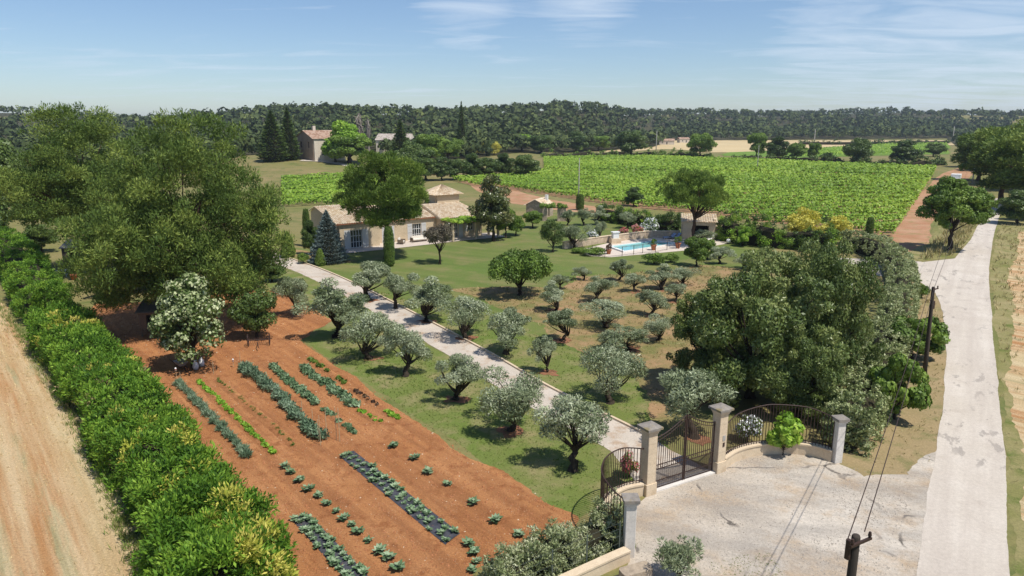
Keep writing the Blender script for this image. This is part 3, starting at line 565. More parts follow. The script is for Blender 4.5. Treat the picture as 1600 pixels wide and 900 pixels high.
# loose clods and stones on the bed
def pebbles(name, x, y, r, mat, label, cat, z=0):
    n = len(x); s = r * rng.uniform(.4, 1.3, n)[:, None, None]; base = np.array([[1, 0, 0], [0, 1, 0], [-1, 0, 0], [0, -1, 0], [0, 0, .8]], float)[None] * (1 + .3 * rng.normal(size=(n, 5, 3)))
    V = (base * s + np.stack([x, y, z + 0 * x], 1)[:, None]).reshape(-1, 3); i = np.arange(n)[:, None] * 5
    F = np.concatenate([i + np.array([[0, 1, 4]]), i + np.array([[1, 2, 4]]), i + np.array([[2, 3, 4]]), i + np.array([[3, 0, 4]])])
    o = link(name, npmesh(name, V, F, mat)); tag(o, label, cat, None, 'stuff')
x, y = scatter(SOIL, 42000, rng); pebbles('soil_clods', x, y, .045, M['grit'], 'small red clods and stones over the vegetable garden', 'soil', .012)
x, y = scatter(SOIL, 1500, rng); pebbles('pale_stones', x, y, .035, M['stone'], 'pale stones scattered over the red garden soil', 'stones', .012)
# rough grass and straw
def tuftpoly(name, poly, n, mat, Ln, Wd, label, cat, per=4, lean=.6):
    x, y = scatter(poly, n, rng); dpt = np.hypot(x, y); return tufts(name, x, y, M[mat], Ln, Wd, rng, label, cat, lean, per, 0, np.clip(dpt / 40, .8, 2.2))
tuftpoly('stubble', HEDGE_L + pxs([(120, 930), (-60, 930), (-90, 700), (-90, 480)]), 11000, 'straw2', .13, .022, 'cut straw stubble left of the tall cypress hedge', 'stubble', 4, 1.1)
x = []; y = []
for a, b in zip(HEDGE_L[:-1], HEDGE_L[1:]):
    t = rng.random(260); q = np.array(a)[:2] + (np.array(b) - np.array(a))[:2] * t[:, None] + rng.normal(size=(260, 2)) * .25 - np.array([.35, .2]); x.append(q[:, 0]); y.append(q[:, 1])
tufts('hedge_foot_grass', np.concatenate(x), np.concatenate(y), M['blade'], .3, .03, rng, 'green grass along the foot of the tall cypress hedge', 'grass', .6, 6)
tuftpoly('lawn_blades', pxs([(520, 545), (640, 652), (830, 766), (905, 810), (985, 770), (960, 700), (700, 570), (560, 500)]), 10000, 'blade', .1, .03, 'grass of the strip between garden and driveway', 'grass', 4, .8)
tuftpoly('verge_tufts', pxs([(1560, 350), (1546, 420), (1552, 500), (1560, 580), (1568, 680), (1576, 780), (1700, 900), (1700, 350)]), 6500, 'dryblade', .22, .03, 'dry grass tufts along the right side of the road', 'grass', 5, .7)
tuftpoly('bank_tufts', pxs([(1345, 740), (1420, 740), (1455, 720), (1470, 640), (1480, 560), (1474, 490), (1440, 445), (1380, 560)]), 2600, 'dryblade', .16, .03, 'short dry grass on the bank between hedge and road', 'grass', 4, .8)
tuftpoly('roadside_tufts', pxs([(1437, 407), (1490, 401), (1513, 374), (1530, 345), (1500, 340), (1452, 385)]), 2200, 'dryblade', .4, .05, 'long dry grass under the roadside tree', 'grass', 5, .6)
x, y = scatter(pxs([(1000, 790), (1110, 742), (1180, 712), (1300, 724), (1420, 748), (1440, 900), (1000, 900)]), 9000, rng); k = rng.random(len(x)) < .25 + .75 * (np.sin(x * .9) * np.sin(y * .7 + 1) > .2); pebbles('loose_gravel', x[k], y[k], .03, M['gravelstone'], 'loose grey gravel over the forecourt', 'gravel', .013)
tuftpoly('forecourt_weeds', pxs([(1110, 880), (1200, 860), (1230, 900), (1120, 905)]), 300, 'blade', .06, .03, 'low weeds at the front of the gravel forecourt', 'weeds', 5, 1.)
tuftpoly('fence_foot_grass', pxs([(905, 880), (985, 845), (985, 862), (900, 905)]), 900, 'blade', .35, .035, 'tall green grass under the hedge beside the low wall', 'grass', 6, .5)
tuftpoly('near_lawn_blades', KERB[3:34] + pxs([(640, 470), (740, 478), (800, 500), (850, 530), (930, 560), (1000, 590), (1010, 640)]), 9000, 'blade', .11, .035, 'grass between the driveway and the orchard', 'grass', 3, .8)
tuftpoly('orchard_tufts', ORCH, 4200, 'dryblade', .16, .035, 'dry grass patches over the orchard ground', 'grass', 4, .9)

# ------------------------------------------------------------------ vineyards (too many vines to count)
def vineyard(name, px_poly, ang, label, sp=2.5, dens=36, seed=1, hgt=1.5):
    rng = np.random.default_rng(seed); poly = [GT(*p) for p in px_poly]; ca, sa = math.cos(ang), math.sin(ang)
    U = [p.x * ca + p.y * sa for p in poly]; Vv = [-p.x * sa + p.y * ca for p in poly]; rows = np.arange(min(Vv), max(Vv), sp); Ps = []; Sz = []
    for r in rows:
        Lr = max(U) - min(U); n = int(Lr * dens); u = rng.uniform(min(U), max(U), n); v = r + rng.normal(size=n) * .21 + .1 * np.sin(u * 1.7 + r)
        x = u * ca - v * sa; y = u * sa + v * ca; k = inpoly(x, y, poly); x, y = x[k], y[k]
        d = np.hypot(x, y); k = rng.random(len(x)) < np.clip(110 / d, .0, 1) ** 1.6; x, y, d = x[k], y[k], d[k]
        h = hgt * (1 + .18 * np.sin(x * .5 + r) * np.sin(y * .33)) ; z = .3 + (h - .3) * rng.random(len(x)) ** .5; Ps.append(np.stack([x, y, z + terrain(x, y)], 1)); Sz.append(np.clip(d / 110, 1, 3) ** .85)
    P = np.concatenate(Ps); s = np.concatenate(Sz); N = nrm(unit(rng, len(P)) + np.array([.3, -.4, 1.2])); A = nrm(np.cross(N, unit(rng, len(P)))); B = np.cross(N, A)
    V, F = quads(P, A, B, .38 * s * rng.uniform(.7, 1.3, len(P)), .34 * s); t = .55 * rng.random(len(P)) + .3 * (.5 + .5 * np.sin(P[:, 0] * .09 + 1) * np.sin(P[:, 1] * .06)) + .15 * rng.random(len(P))
    o = link(name, npmesh(name, V, F, M['vine'], t)); tag(o, label, 'vineyard', None, 'stuff'); return o
VY = [(700, 281), (800, 276), (850, 270), (1140, 273), (1455, 281), (1440, 302), (1395, 374), (1330, 366), (1240, 352), (1100, 336), (960, 321), (860, 306), (800, 297), (745, 292)]
VY2 = [(850, 249), (1000, 246), (1200, 253), (1300, 258), (1462, 264), (1456, 279), (1140, 271), (850, 268)]
sheet('vineyard_soil', [Vector((p.x, p.y, 0)) for p in pxs(VY)], .004, M['vinesoil'], .2, 1., 30)
sheet('far_vineyard_soil', [Vector((p.x, p.y, 0)) for p in pxs(VY2)], .010, M['vinesoil'], .2, 2., 31)
vineyard('vineyard', VY, .32, 'broad bright green vineyard behind the pool and its hedge', seed=3)
vineyard('rear_vineyard', VY2, .12, 'strip of vineyard at the back, in front of the row of trees', seed=4)
vineyard('house_vineyard', [(440, 282), (560, 276), (600, 280), (600, 330), (500, 322), (440, 325)], .6, 'small vineyard on the slope below the old farmhouse', seed=5)
vineyard('distant_vineyard', [(1250, 246), (1480, 240), (1480, 224), (1380, 226), (1250, 236)], .1, 'distant vineyard between wheat field and tree row', seed=6, dens=9)
# ------------------------------------------------------------------ the wooded hills
FRONT = np.array([(-400, 300), (0, 292), (330, 275), (430, 240), (585, 238), (605, 256), (680, 256), (770, 243), (950, 234), (1020, 229), (1050, 219), (1200, 218), (1480, 217), (1505, 235), (1540, 262), (1600, 290), (2000, 320)], float)
def forest_floor():
    px = np.linspace(-400, 2000, 241); fr = FRONT; yf = np.interp(px, fr[:, 0], fr[:, 1]); D0 = HC / ((yf - HOR) / FPX) * 1.02; k = np.linspace(0, 1, 40)[:, None]
    D = 1 / ((1 / D0)[None] * (1 - k) + k / 2600); x = (px[None] - 800) / FPX * (D * CP + HC * SP); z = terrain(x, D) + .25; n0 = len(px); ii = (np.arange(39)[:, None] * n0 + np.arange(n0 - 1)[None]).ravel()
    o = link('forest_floor', npmesh('forest_floor', np.stack([x, D, z], -1).reshape(-1, 3), np.stack([ii, ii + 1, ii + n0 + 1, ii + n0], 1), M['floor'], None, True)); o['kind'] = 'structure'
M['floor'] = ground_mat('forest_litter', (.05, .05, .022), (.07, .06, .03), (.04, .05, .018), .05, .3, 2., .3)
def forest():
    rng = np.random.default_rng(11); fr = FRONT
   
    n = 7600; px = rng.uniform(-330, 1930, n); yf = np.interp(px, fr[:, 0], fr[:, 1]); D0 = HC / ((yf - HOR) / FPX); u = rng.random(n); D0 = np.where((px > 1475) & (rng.random(n) < .6), 800., D0)
    Df = np.maximum(np.where(px < 1000, 1250, 1750), D0 * 1.6); D = 1 / ((1 / D0) * (1 - u) + u / Df); x = (px - 800) / FPX * (D * CP + HC * SP); y = D; z = terrain(x, y)
    R = rng.uniform(2.8, 5.2, n) * np.clip(.7 + D / 1500, .7, 1.3); Hh = R * rng.uniform(1.5, 2.1, n); kq = np.where(D < 450, 50, 23); idx = np.repeat(np.arange(n), kq); m_ = len(idx)
    uu = unit(rng, m_); uu[:, 2] = np.where(uu[:, 2] < -.35, -uu[:, 2], uu[:, 2]); lum = 1 + .28 * np.sin(uu[:, 0] * 5 + idx) * np.sin(uu[:, 1] * 6 + idx * 2) 
    P = np.stack([x[idx], y[idx], z[idx] + Hh[idx] * .58], 1) + uu * np.stack([R[idx], R[idx], Hh[idx] * .45], 1) * (lum * rng.uniform(.7, 1.02, m_))[:, None]
    N = nrm(uu + .55 * unit(rng, m_)); A = nrm(np.cross(N, unit(rng, m_))); B = np.cross(N, A); sz = R[idx] * np.where(kq[idx] > 40, .48, .68) * rng.uniform(.7, 1.3, m_); V, F = quads(P, A, B, sz, sz * .8)
    kind = rng.random(n); t = .55 * kind[idx] ** 1.3 + .45 * rng.random(m_); o = link('forest', npmesh('forest', V, F, M['wood_far'], t)); tag(o, 'dark evergreen forest covering the hills along the horizon', 'forest', None, 'stuff')
forest_floor(); forest()
# ------------------------------------------------------------------ buildings
def tiles(name, eL, eR, rR, rL, mat, parent, pitch=.32, course=.42, seed=1):
    """canal-tile slope as real half-round rows with stepped courses"""
    eL, eR, rR, rL = [Vector(p) for p in (eL, eR, rR, rL)]; rg = np.random.default_rng(seed)
    nu = max(2, int((eR - eL).length / pitch)); nv = max(2, int(((rL - eL).length + (rR - eR).length) / 2 / course)); n = (eR - eL).cross(rL - eL).normalized(); n = n if n.z > 0 else -n
    V = []; F = []; t = []; tt = rg.random((nu, nv)); prof = [(-.5, -.03), (-.3, .035), (0, .075), (.3, .035), (.5, -.03)]
    for j in range(nv):
        for i in range(nu):
            b = len(V)
            for (vv, lift) in ((j / nv, .035), ((j + 1.0) / nv, 0)):
                for (du, h) in prof:
                    u = (i + .5 + du) / nu; p = (eL.lerp(eR, u)).lerp(rL.lerp(rR, u), vv) + n * (h + lift); V.append(tuple(p))
            for k in range(4): F.append((b + k, b + k + 1, b + k + 6, b + k + 5)); t.append(tt[i, j])
    me = npmesh(name, V, F, mat, t); return link(name, me, parent)
def wall(name, a, b, h, th, mat, parent, holes=(), z0=0.0):
    """upright wall from a to b (local xy), with real openings (s0,s1,z0,z1)"""
    a = Vector((a[0], a[1], 0)); b = Vector((b[0], b[1], 0)); d = (b - a); Ln = d.length; ang = math.atan2(d.y, d.x); mb = MB(); d.normalize()
    def seg(s0, s1, za, zb):
        if s1 - s0 < .01 or zb - za < .01: return
        c = a + d * ((s0 + s1) / 2); mb.box((c.x, c.y, (za + zb) / 2), (s1 - s0, th, zb - za), ang)
    s = 0
    for (s0, s1, za, zb) in sorted(holes): seg(s, s0, z0, h); seg(s0, s1, z0, za); seg(s0, s1, zb, h); s = s1
    seg(s, Ln, z0, h); return mb.build(name, mat, parent)
def opening(a, b, s0, s1, za, zb, parent, name='window', bars=(2, 3), shut=0, frame='white', depth=.1):
    """frame, panes and shutters in a wall opening"""
    a = Vector((a[0], a[1], 0)); b = Vector((b[0], b[1], 0)); d = (b - a).normalized(); n = Vector((d.y, -d.x, 0)); ang = math.atan2(d.y, d.x); w_ = s1 - s0; h_ = zb - za
    def bx(mb, s, z, ws, hz, off, th): c = a + d * s + n * off; mb.box((c.x, c.y, z), (ws, th, hz), ang)
    f = MB(); e = .07
    for s in (s0 + e / 2, s1 - e / 2): bx(f, s, (za + zb) / 2, e, h_, -.02, .1)
    for z in (za + e / 2, zb - e / 2): bx(f, (s0 + s1) / 2, z, w_ - 2 * e, e, -.02, .098)
    for i in range(1, bars[0]): bx(f, s0 + w_ * i / bars[0], (za + zb) / 2, .05, h_ - 2 * e, -.02, .09)
    for j in range(1, bars[1]): bx(f, (s0 + s1) / 2, za + h_ * j / bars[1], w_ - 2 * e, .045, -.02, .08)
    o = f.build(name, M[frame], parent); g = MB(); bx(g, (s0 + s1) / 2, (za + zb) / 2, w_ - .02, h_ - .02, -.08, .02); g.build('pane', M['glass'], o)
    if shut:
        for sg, s in ((-1, s0 - shut / 2 - .03), (1, s1 + shut / 2 + .03)):
            q = MB(); bx(q, s, (za + zb) / 2, shut, h_ + .1, .16, .045)
            for z in (za + .25, (za + zb) / 2, zb - .2): bx(q, s, z, shut - .1, .1, .195, .03)
            q.build('shutter', M['shutter'], o)
    return o
def gable(name, pts, th, mat, parent):
    """upright polygon plate: pts (x,y,z) in order"""
    P = [Vector(p) for p in pts]; n = (P[1] - P[0]).cross(P[2] - P[0]).normalized() * th; k = len(P)
    return MB().add([p for p in P] + [p + n for p in P], [tuple(range(k)), tuple(range(2 * k - 1, k - 1, -1))] + [(i, (i + 1) % k, k + (i + 1) % k, k + i) for i in range(k)]).build(name, mat, parent)
# villa: local x runs along the front, y to the rear
HO = empty('villa', (-22.6, 91.3, 0), math.radians(35), 'ochre villa with pale tiled roofs and a small square tower', 'house')
R_ = M['render']
wall('wall', (0, 0), (5.6, 0), 3.45, .35, R_, HO, [(1.5, 3.1, .05, 2.45)]); opening((0, 0), (5.6, 0), 1.5, 3.1, .05, 2.45, HO, 'door', (4, 3), .85)
wall('wall', (0, .175), (0, 10), 3.45, .35, R_, HO); gable('gable_wall', [(-.172, .2, 3.45), (-.172, 9.95, 3.45), (-.172, 9.95, 4.1), (-.172, 7.4, 4.95)], .345, R_, HO)
wall('wall', (5.6, .18), (5.6, 1.6), 3.3, .35, R_, HO); wall('wall', (5.78, 1.6), (15.2, 1.6), 3.1, .35, R_, HO, [(1.4, 2.3, .05, 2.3), (5.6, 7.0, .05, 2.35)])
opening((5.78, 1.6), (15.2, 1.6), 1.4, 2.3, .05, 2.3, HO, 'door', (2, 4), .45); opening((5.78, 1.6), (15.2, 1.6), 5.6, 7.0, .05, 2.35, HO, 'door', (4, 3), .75)
wall('wall', (15.4, 0), (22, 0), 3.0, .35, R_, HO, [(1.2, 2.6, .05, 2.3), (4.2, 5.2, .9, 2.1)]); opening((15.4, 0), (22, 0), 1.2, 2.6, .05, 2.3, HO, 'door', (4, 3), .7); opening((15.4, 0), (22, 0), 4.2, 5.2, .9, 2.1, HO, 'window', (2, 2), .5)
wall('wall', (15.4, .18), (15.4, 1.42), 3.0, .35, R_, HO); wall('wall', (22, .18), (22, 9.5), 3.0, .35, R_, HO); wall('wall', (.2, 10), (22, 10), 3.3, .35, R_, HO)
tiles('roof', (-.5, -.5, 3.42), (6.1, -.5, 3.42), (6.1, 7.5, 5.02), (-.5, 7.5, 5.02), M['tile'], HO, seed=1)
tiles('roof', (6.1, 10.5, 4.1), (-.5, 10.5, 4.1), (-.5, 7.5, 5.02), (6.1, 7.5, 5.02), M['tile'], HO, seed=2)
gable('gable_wall', [(6.05, -.4, 3.35), (6.05, 7.5, 4.9), (6.05, 7.5, 3.0), (6.05, 1.7, 3.0)], .1, R_, HO)
tiles('roof', (5.9, 1.1, 3.12), (15.6, 1.1, 3.12), (15.6, 7.4, 4.6), (5.9, 7.4, 4.6), M['tile'], HO, seed=3)
tiles('roof', (15.0, -.5, 2.98), (22.5, -.5, 2.98), (21.2, 5.2, 4.55), (15.0, 5.2, 4.55), M['tile'], HO, seed=4)
gable('gable_wall', [(15.05, -.4, 2.9), (15.05, 5.2, 4.45), (15.05, 5.2, 3.0), (15.05, 1.2, 2.9)], .1, R_, HO)
tiles('roof', (22.5, -.5, 2.98), (22.5, 10.4, 2.98), (21.2, 8.5, 4.3), (21.2, 5.2, 4.55), M['tile'], HO, seed=5)
tiles('roof', (22.5, 10.4, 3.2), (6.0, 10.4, 3.2), (6.0, 7.4, 4.55), (21.2, 7.4, 4.5), M['tile'], HO, seed=6)
for (a, b) in (((17.6, 5.4), (21.4, 5.4)), ((21.4, 5.58), (21.4, 9.0)), ((21.4, 9.18), (17.6, 9.18)), ((17.6, 9.0), (17.6, 5.58))): wall('tower_wall', a, b, 5.75, .34, R_, HO, (), 3.0)
ap = (19.5, 7.3, 7.1); c4 = [(17.0, 4.8, 5.72), (22.0, 4.8, 5.72), (22.0, 9.8, 5.72), (17.0, 9.8, 5.72)]
for i in range(4): tiles('tower_roof', c4[i], c4[(i + 1) % 4], ap, ap, M['tile'], HO, seed=7 + i)
for (x0, y0, z0, x1, y1) in ((-.5, -.42, 3.36, 6.1, -.42), (5.9, 1.18, 3.06, 15.6, 1.18), (15, -.42, 2.92, 22.5, -.42)):
    MB().box(((x0 + x1) / 2, y0, z0), (x1 - x0, .12, .1)).build('gutter', M['terra'], HO)
MB().box((9.6, 5.2, 5.1), (.7, .6, 1.4), 0, .03).build('chimney', R_, HO)
sl = sheet('terrace', [HO.matrix_basis @ Vector(p) for p in ((-.8, -3.2, 0), (6.5, -3.4, 0), (16, -3.0, 0), (24, -3.6, 0), (24.5, 1, 0), (16, 3, 0), (0, 3, 0))], .05, M['terrace'], 0)
def local(p, z=0): q = HO.matrix_basis @ Vector((p[0], p[1], z)); return q
# pergola with a vine roof in front of the right wing
pg = empty('pergola', local((15.2, -3.2)), math.radians(35), 'pergola roofed with bright green vine before the right wing', 'pergola')
for px_, py_ in ((.2, .2), (4, .2), (7.8, .2), (.2, 2.7), (7.8, 2.7)): MB().box((px_, py_, 1.25), (.3, .3, 2.4), 0, .02).build('post', M['render'], pg)
for py_ in (.2, 2.7): MB().box((4, py_, 2.53), (8.2, .14, .16)).build('beam', M['wood'], pg)
for i in range(9): MB().box((i + .05, 1.4, 2.66), (.08, 3.0, .1)).build('rafter', M['wood'], pg)
rg = np.random.default_rng(77); c_ = np.stack([rg.uniform(0, 8.2, 60), rg.uniform(-.2, 2.9, 60), rg.uniform(2.65, 2.95, 60)], 1); V, F, t = blob_leaves(rg, c_, np.full((60, 3), .5) * np.array([1, 1, .5]), 9000, .2, .15, .2, .2); link('vine_leaves', npmesh('vine_leaves', V, F, M['bright'], t), pg)
def sofa(P, rz, L_, label):
    o = empty('garden_sofa', P, rz, label, 'sofa'); MB().box((0, 0, .24), (L_, .8, .1)).build('base', M['wood'], o)
    for x in (-L_ / 2 + .08, L_ / 2 - .08):
        MB().box((x, 0, .46), (.1, .8, .32)).build('armrest', M['wood'], o)
        for y in (-.34, .34): MB().box((x, y, .095), (.07, .07, .19)).build('leg', M['wood'], o)
    MB().box((0, -.03, .36), (L_ - .28, .66, .15), 0, .05).build('seat_cushion', M['cloth'], o); MB().box((0, .33, .6), (L_ - .28, .16, .45), 0, .05).build('backrest', M['cloth'], o)
sofa(local((11.6, -.2), .05), math.radians(35), 2.6, 'long cream garden sofa against the villa wall on the terrace'); sofa(local((8.6, -.6), .05), math.radians(80), 1.1, 'single cream garden armchair left of the long sofa')
# old farmhouse on the rise
FP = GT(492, 252); FH = empty('farmhouse', FP, math.radians(42), 'old two-storey stone farmhouse with tiled roof on the rise', 'house')
FH.scale = (1.25,) * 3; W1, D1 = 9.5, 11.0
wall('wall', (0, 0), (W1, 0), 6.2, .4, M['farmwhite'], FH, [(2.2, 3.9, 1.6, 3.2), (6.2, 7.4, 4.1, 5.3)]); opening((0, 0), (W1, 0), 2.2, 3.9, 1.6, 3.2, FH, 'window', (2, 2), 0, 'white'); opening((0, 0), (W1, 0), 6.2, 7.4, 4.1, 5.3, FH, 'window', (2, 2))
FLH = [(3.0, 4.1, 3.6, 5.3), (7.6, 8.6, 3.6, 5.3)]
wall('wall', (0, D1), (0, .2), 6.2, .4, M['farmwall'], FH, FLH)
for h_ in FLH: opening((0, D1), (0, .2), *h_, FH, 'window', (2, 2), 0, 'wood')
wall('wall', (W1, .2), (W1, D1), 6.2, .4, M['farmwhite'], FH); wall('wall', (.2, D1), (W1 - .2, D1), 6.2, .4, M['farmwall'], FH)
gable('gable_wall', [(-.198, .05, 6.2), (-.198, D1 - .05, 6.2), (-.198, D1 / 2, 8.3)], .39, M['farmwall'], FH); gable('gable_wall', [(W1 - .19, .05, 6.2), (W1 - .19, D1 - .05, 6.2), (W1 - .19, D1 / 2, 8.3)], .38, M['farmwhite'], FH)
tiles('roof', (-.5, -.5, 6.1), (W1 + .5, -.5, 6.1), (W1 + .5, D1 / 2, 8.4), (-.5, D1 / 2, 8.4), M['oldtile'], FH, .5, .7, 21); tiles('roof', (W1 + .5, D1 + .5, 6.1), (-.5, D1 + .5, 6.1), (-.5, D1 / 2, 8.4), (W1 + .5, D1 / 2, 8.4), M['oldtile'], FH, .5, .7, 22)
MB().box((3.0, D1 / 2, 8.9), (.8, .7, 1.5)).build('chimney', M['farmwhite'], FH)
BP = GT(572, 244); BN = empty('barn', BP + Vector((0, 22, 0)), math.radians(-8), 'long low barn with grey tiled roof behind the farm trees', 'barn')
wall('wall', (0, 0), (14, 0), 5.8, .4, M['farmwhite'], BN, [(3, 4.2, 2, 4), (9, 10.2, 2, 4)]); opening((0, 0), (14, 0), 3, 4.2, 2, 4, BN); opening((0, 0), (14, 0), 9, 10.2, 2, 4, BN)
wall('wall', (14, .2), (14, 9), 5.8, .4, M['farmwhite'], BN); wall('wall', (0, 9), (0, .2), 5.8, .4, M['farmwhite'], BN); wall('wall', (13.8, 9), (.2, 9), 5.8, .4, M['farmwhite'], BN)
gable('gable_wall', [(14.19, .05, 5.8), (14.19, 8.95, 5.8), (14.19, 4.5, 8.2)], .37, M['farmwhite'], BN)
tiles('roof', (-.5, -.5, 5.7), (14.5, -.5, 5.7), (14.5, 4.5, 8.3), (-.5, 4.5, 8.3), M['greytile'], BN, .5, .7, 23); tiles('roof', (14.5, 9.5, 5.7), (-.5, 9.5, 5.7), (-.5, 4.5, 8.3), (14.5, 4.5, 8.3), M['greytile'], BN, .5, .7, 24)
lp = [GT(x, y) for x, y in ((470, 251), (500, 252), (530, 256), (560, 262))]; lane = MB()
for a, b in zip(catmull(lp, 6)[:-1], catmull(lp, 6)[1:]):
    d = (b - a).normalized(); n_ = Vector((-d.y, d.x, 0)) * 2; q = [a - n_, b - n_, b + n_, a + n_]; k_ = len(lane.v); lane.add([(p.x, p.y, T(p.x, p.y) + .12) for p in q], [(0, 1, 2, 3)])
ln = lane.build('farm_lane', M['road']); ln['kind'] = 'structure'
# stone hut with two piers and a green pergola
SH = empty('stone_hut', G(823, 339), math.radians(-22), 'small rubble stone hut with tiled roof above the lawn', 'hut')
wall('wall', (0, 0), (3.4, 0), 2.2, .4, M['rubble'], SH); wall('wall', (3.4, .2), (3.4, 4), 2.2, .4, M['rubble'], SH, [(1, 1.9, .02, 1.9)]); wall('wall', (3.2, 4), (.2, 4), 2.2, .4, M['rubble'], SH); wall('wall', (0, 4), (0, .2), 2.2, .4, M['rubble'], SH)
gable('gable_wall', [(.0, -.198, 2.2), (3.4, -.198, 2.2), (1.7, -.198, 3.1)], -.38, M['rubble'], SH)
tiles('roof', (-.4, -.4, 2.1), (-.4, 4.4, 2.1), (1.7, 4.4, 3.2), (1.7, -.4, 3.2), M['tile'], SH, seed=31); tiles('roof', (3.8, -.4, 2.1), (3.8, 4.4, 2.1), (1.7, 4.4, 3.2), (1.7, -.4, 3.2), M['tile'], SH, seed=32)
MB().box((2.6, 3.2, 3.2), (.5, .5, 1.1), 0, .03).build('chimney', M['white'], SH)
PL = empty('stone_pergola', G(851, 345), math.radians(-5), 'two rubble stone piers carrying a leafy pergola beside the hut', 'pergola')
for x, w_ in ((0, .8), (2.9, 1.5)): MB().box((x, 0, 1.1), (w_, .6, 2.2), 0, .04).build('pier', M['rubble'], PL)
for y in (-.2, .2): MB().box((1.5, y, 2.28), (5, .12, .14)).build('beam', M['wood'], PL)
c_ = np.stack([rg.uniform(-.6, 4, 26), rg.uniform(-.5, 1.5, 26), rg.uniform(2.3, 2.7, 26)], 1); V, F, t = blob_leaves(rg, c_, np.full((26, 3), .5) * np.array([1, 1, .7]), 3000, .2, .15, .2, .2); link('vine_leaves', npmesh('vine_leaves', V, F, M['green'], t), PL)
# pool house
PH = empty('pool_house', G(1066, 373), math.radians(-12), 'small ochre pool house with tiled roof and dark open front', 'hut')
wall('wall', (0, 0), (4.4, 0), 2.5, .3, M['stone'], PH, [(1.5, 3.6, .02, 2.0)]); wall('wall', (4.4, .15), (4.4, 3.5), 2.9, .3, M['stone'], PH); wall('wall', (4.25, 3.5), (.15, 3.5), 2.9, .3, M['stone'], PH); wall('wall', (0, 3.5), (0, .15), 2.5, .3, M['stone'], PH)
MB().box((2.55, 2.0, 1.0), (2.0, .05, 1.9)).build('shade_panel', M['dark'], PH)  # dark panel added behind the opening; its colour stands in for indoor shade
tiles('roof', (-.3, -.5, 2.5), (4.8, -.5, 2.5), (4.8, 3.9, 3.2), (-.3, 3.9, 3.2), M['tile'], PH, seed=41)
wall('low_wall', (4.6, .6), (6.5, .6), 1.75, .3, M['stone'], PH, [(.5, 1.4, .02, 1.5)]); wall('low_wall', (6.5, .75), (6.5, 3), 1.75, .3, M['stone'], PH); tiles('low_roof', (4.5, .1, 1.8), (7.0, .1, 1.8), (7.0, 3.3, 2.3), (4.5, 3.3, 2.3), M['tile'], PH, seed=42)
# swimming pool
wc = [G(955, 386.5), G(1020, 378), G(1054, 382), G(976, 394)]
def quadgrow(c, k):
    m_ = sum((Vector(p) for p in c), Vector()) / 4; return [m_ + (Vector(p) - m_) * (1 + k / (Vector(p) - m_).length) for p in c]
PO = empty('swimming_pool', (0, 0, 0), 0, 'turquoise swimming pool with pale stone rim', 'pool')
r1 = quadgrow(wc, .45); rim = MB()
for i in range(4):
    j = (i + 1) % 4; rim.add([(p.x, p.y, z) for z in (.02, .2) for p in (wc[i], wc[j], r1[j], r1[i])], [(3, 2, 1, 0), (4, 5, 6, 7), (0, 1, 5, 4), (2, 3, 7, 6)])
rim.build('rim', M['white'], PO); MB().add([(p.x, p.y, .11) for p in quadgrow(wc, .02)], [(0, 1, 2, 3)]).build('water', M['water'], PO)
DK = pxs([(905, 391), (962, 377), (1022, 371), (1105, 372), (1140, 380), (1075, 391), (955, 402), (920, 400)]); sheet('pool_deck', DK, .016, M['deck'], .05, .5, 33)
def ribbon_wall(mb, path, th, z0, z1):
    X, N_, s_, L2 = frames(path, .4); X = np.vstack([X, np.array(path[-1])[:2]]); N_ = np.vstack([N_, N_[-1]]); V = []
    for p, n_ in zip(X, N_):
        for sd_, z in ((-1, z0), (-1, z1), (1, z1), (1, z0)): V.append((p[0] + n_[0] * sd_ * th / 2, p[1] + n_[1] * sd_ * th / 2, z))
    k = len(X); mb.add(V, [(a * 4 + b, a * 4 + (b + 1) % 4, a * 4 + 4 + (b + 1) % 4, a * 4 + 4 + b) for a in range(k - 1) for b in range(4)] + [(0, 1, 2, 3), tuple((k - 1) * 4 + b for b in (3, 2, 1, 0))])
o = empty('pool_wall', G(880, 388), 0, 'rubble stone retaining wall behind the swimming pool', 'wall')
def relm(mb, o): mb.v = [(v[0] - o.location.x, v[1] - o.location.y, v[2] - o.location.z) for v in mb.v]; return mb
pw = pxs([(880, 389), (940, 380), (1003, 372), (1008, 371), (1062, 371)]); mb = MB(); ribbon_wall(mb, pw, .4, 0, .9); relm(mb, o).build('masonry', M['poolstone'], o); mb = MB(); ribbon_wall(mb, pw, .5, .903, .98); relm(mb, o).build('coping', M['stone'], o)
o = empty('pool_fountain', G(961, 380), .3, 'white masonry fountain block standing against the pool wall', 'fountain'); MB().box((0, 0, .35), (1.5, .9, .7), 0, .04).build('base', M['stone'], o); MB().box((0, 0, 1.1), (.9, .6, .8), 0, .04).build('stack', M['white'], o); MB().box((0, 0, 1.56), (1.1, .8, .12), 0, .03).build('cap', M['white'], o)
o = empty('pool_fence', G(955, 402), 0, 'low see-through safety fence on thin posts along the front of the pool', 'fence'); fp = pxs([(925, 398), (945, 403), (972, 400), (990, 398), (1004, 396), (1024, 395), (1042, 391), (1060, 389)])
for p in fp: mb = MB().box((p.x, p.y, .6), (.06, .06, 1.2)); relm(mb, o).build('post', M['iron'], o)
for z in (.15, 1.15): mb = MB().tube([p + Vector((0, 0, z)) for p in fp], .018, 4); relm(mb, o).build('rail', M['iron'], o)
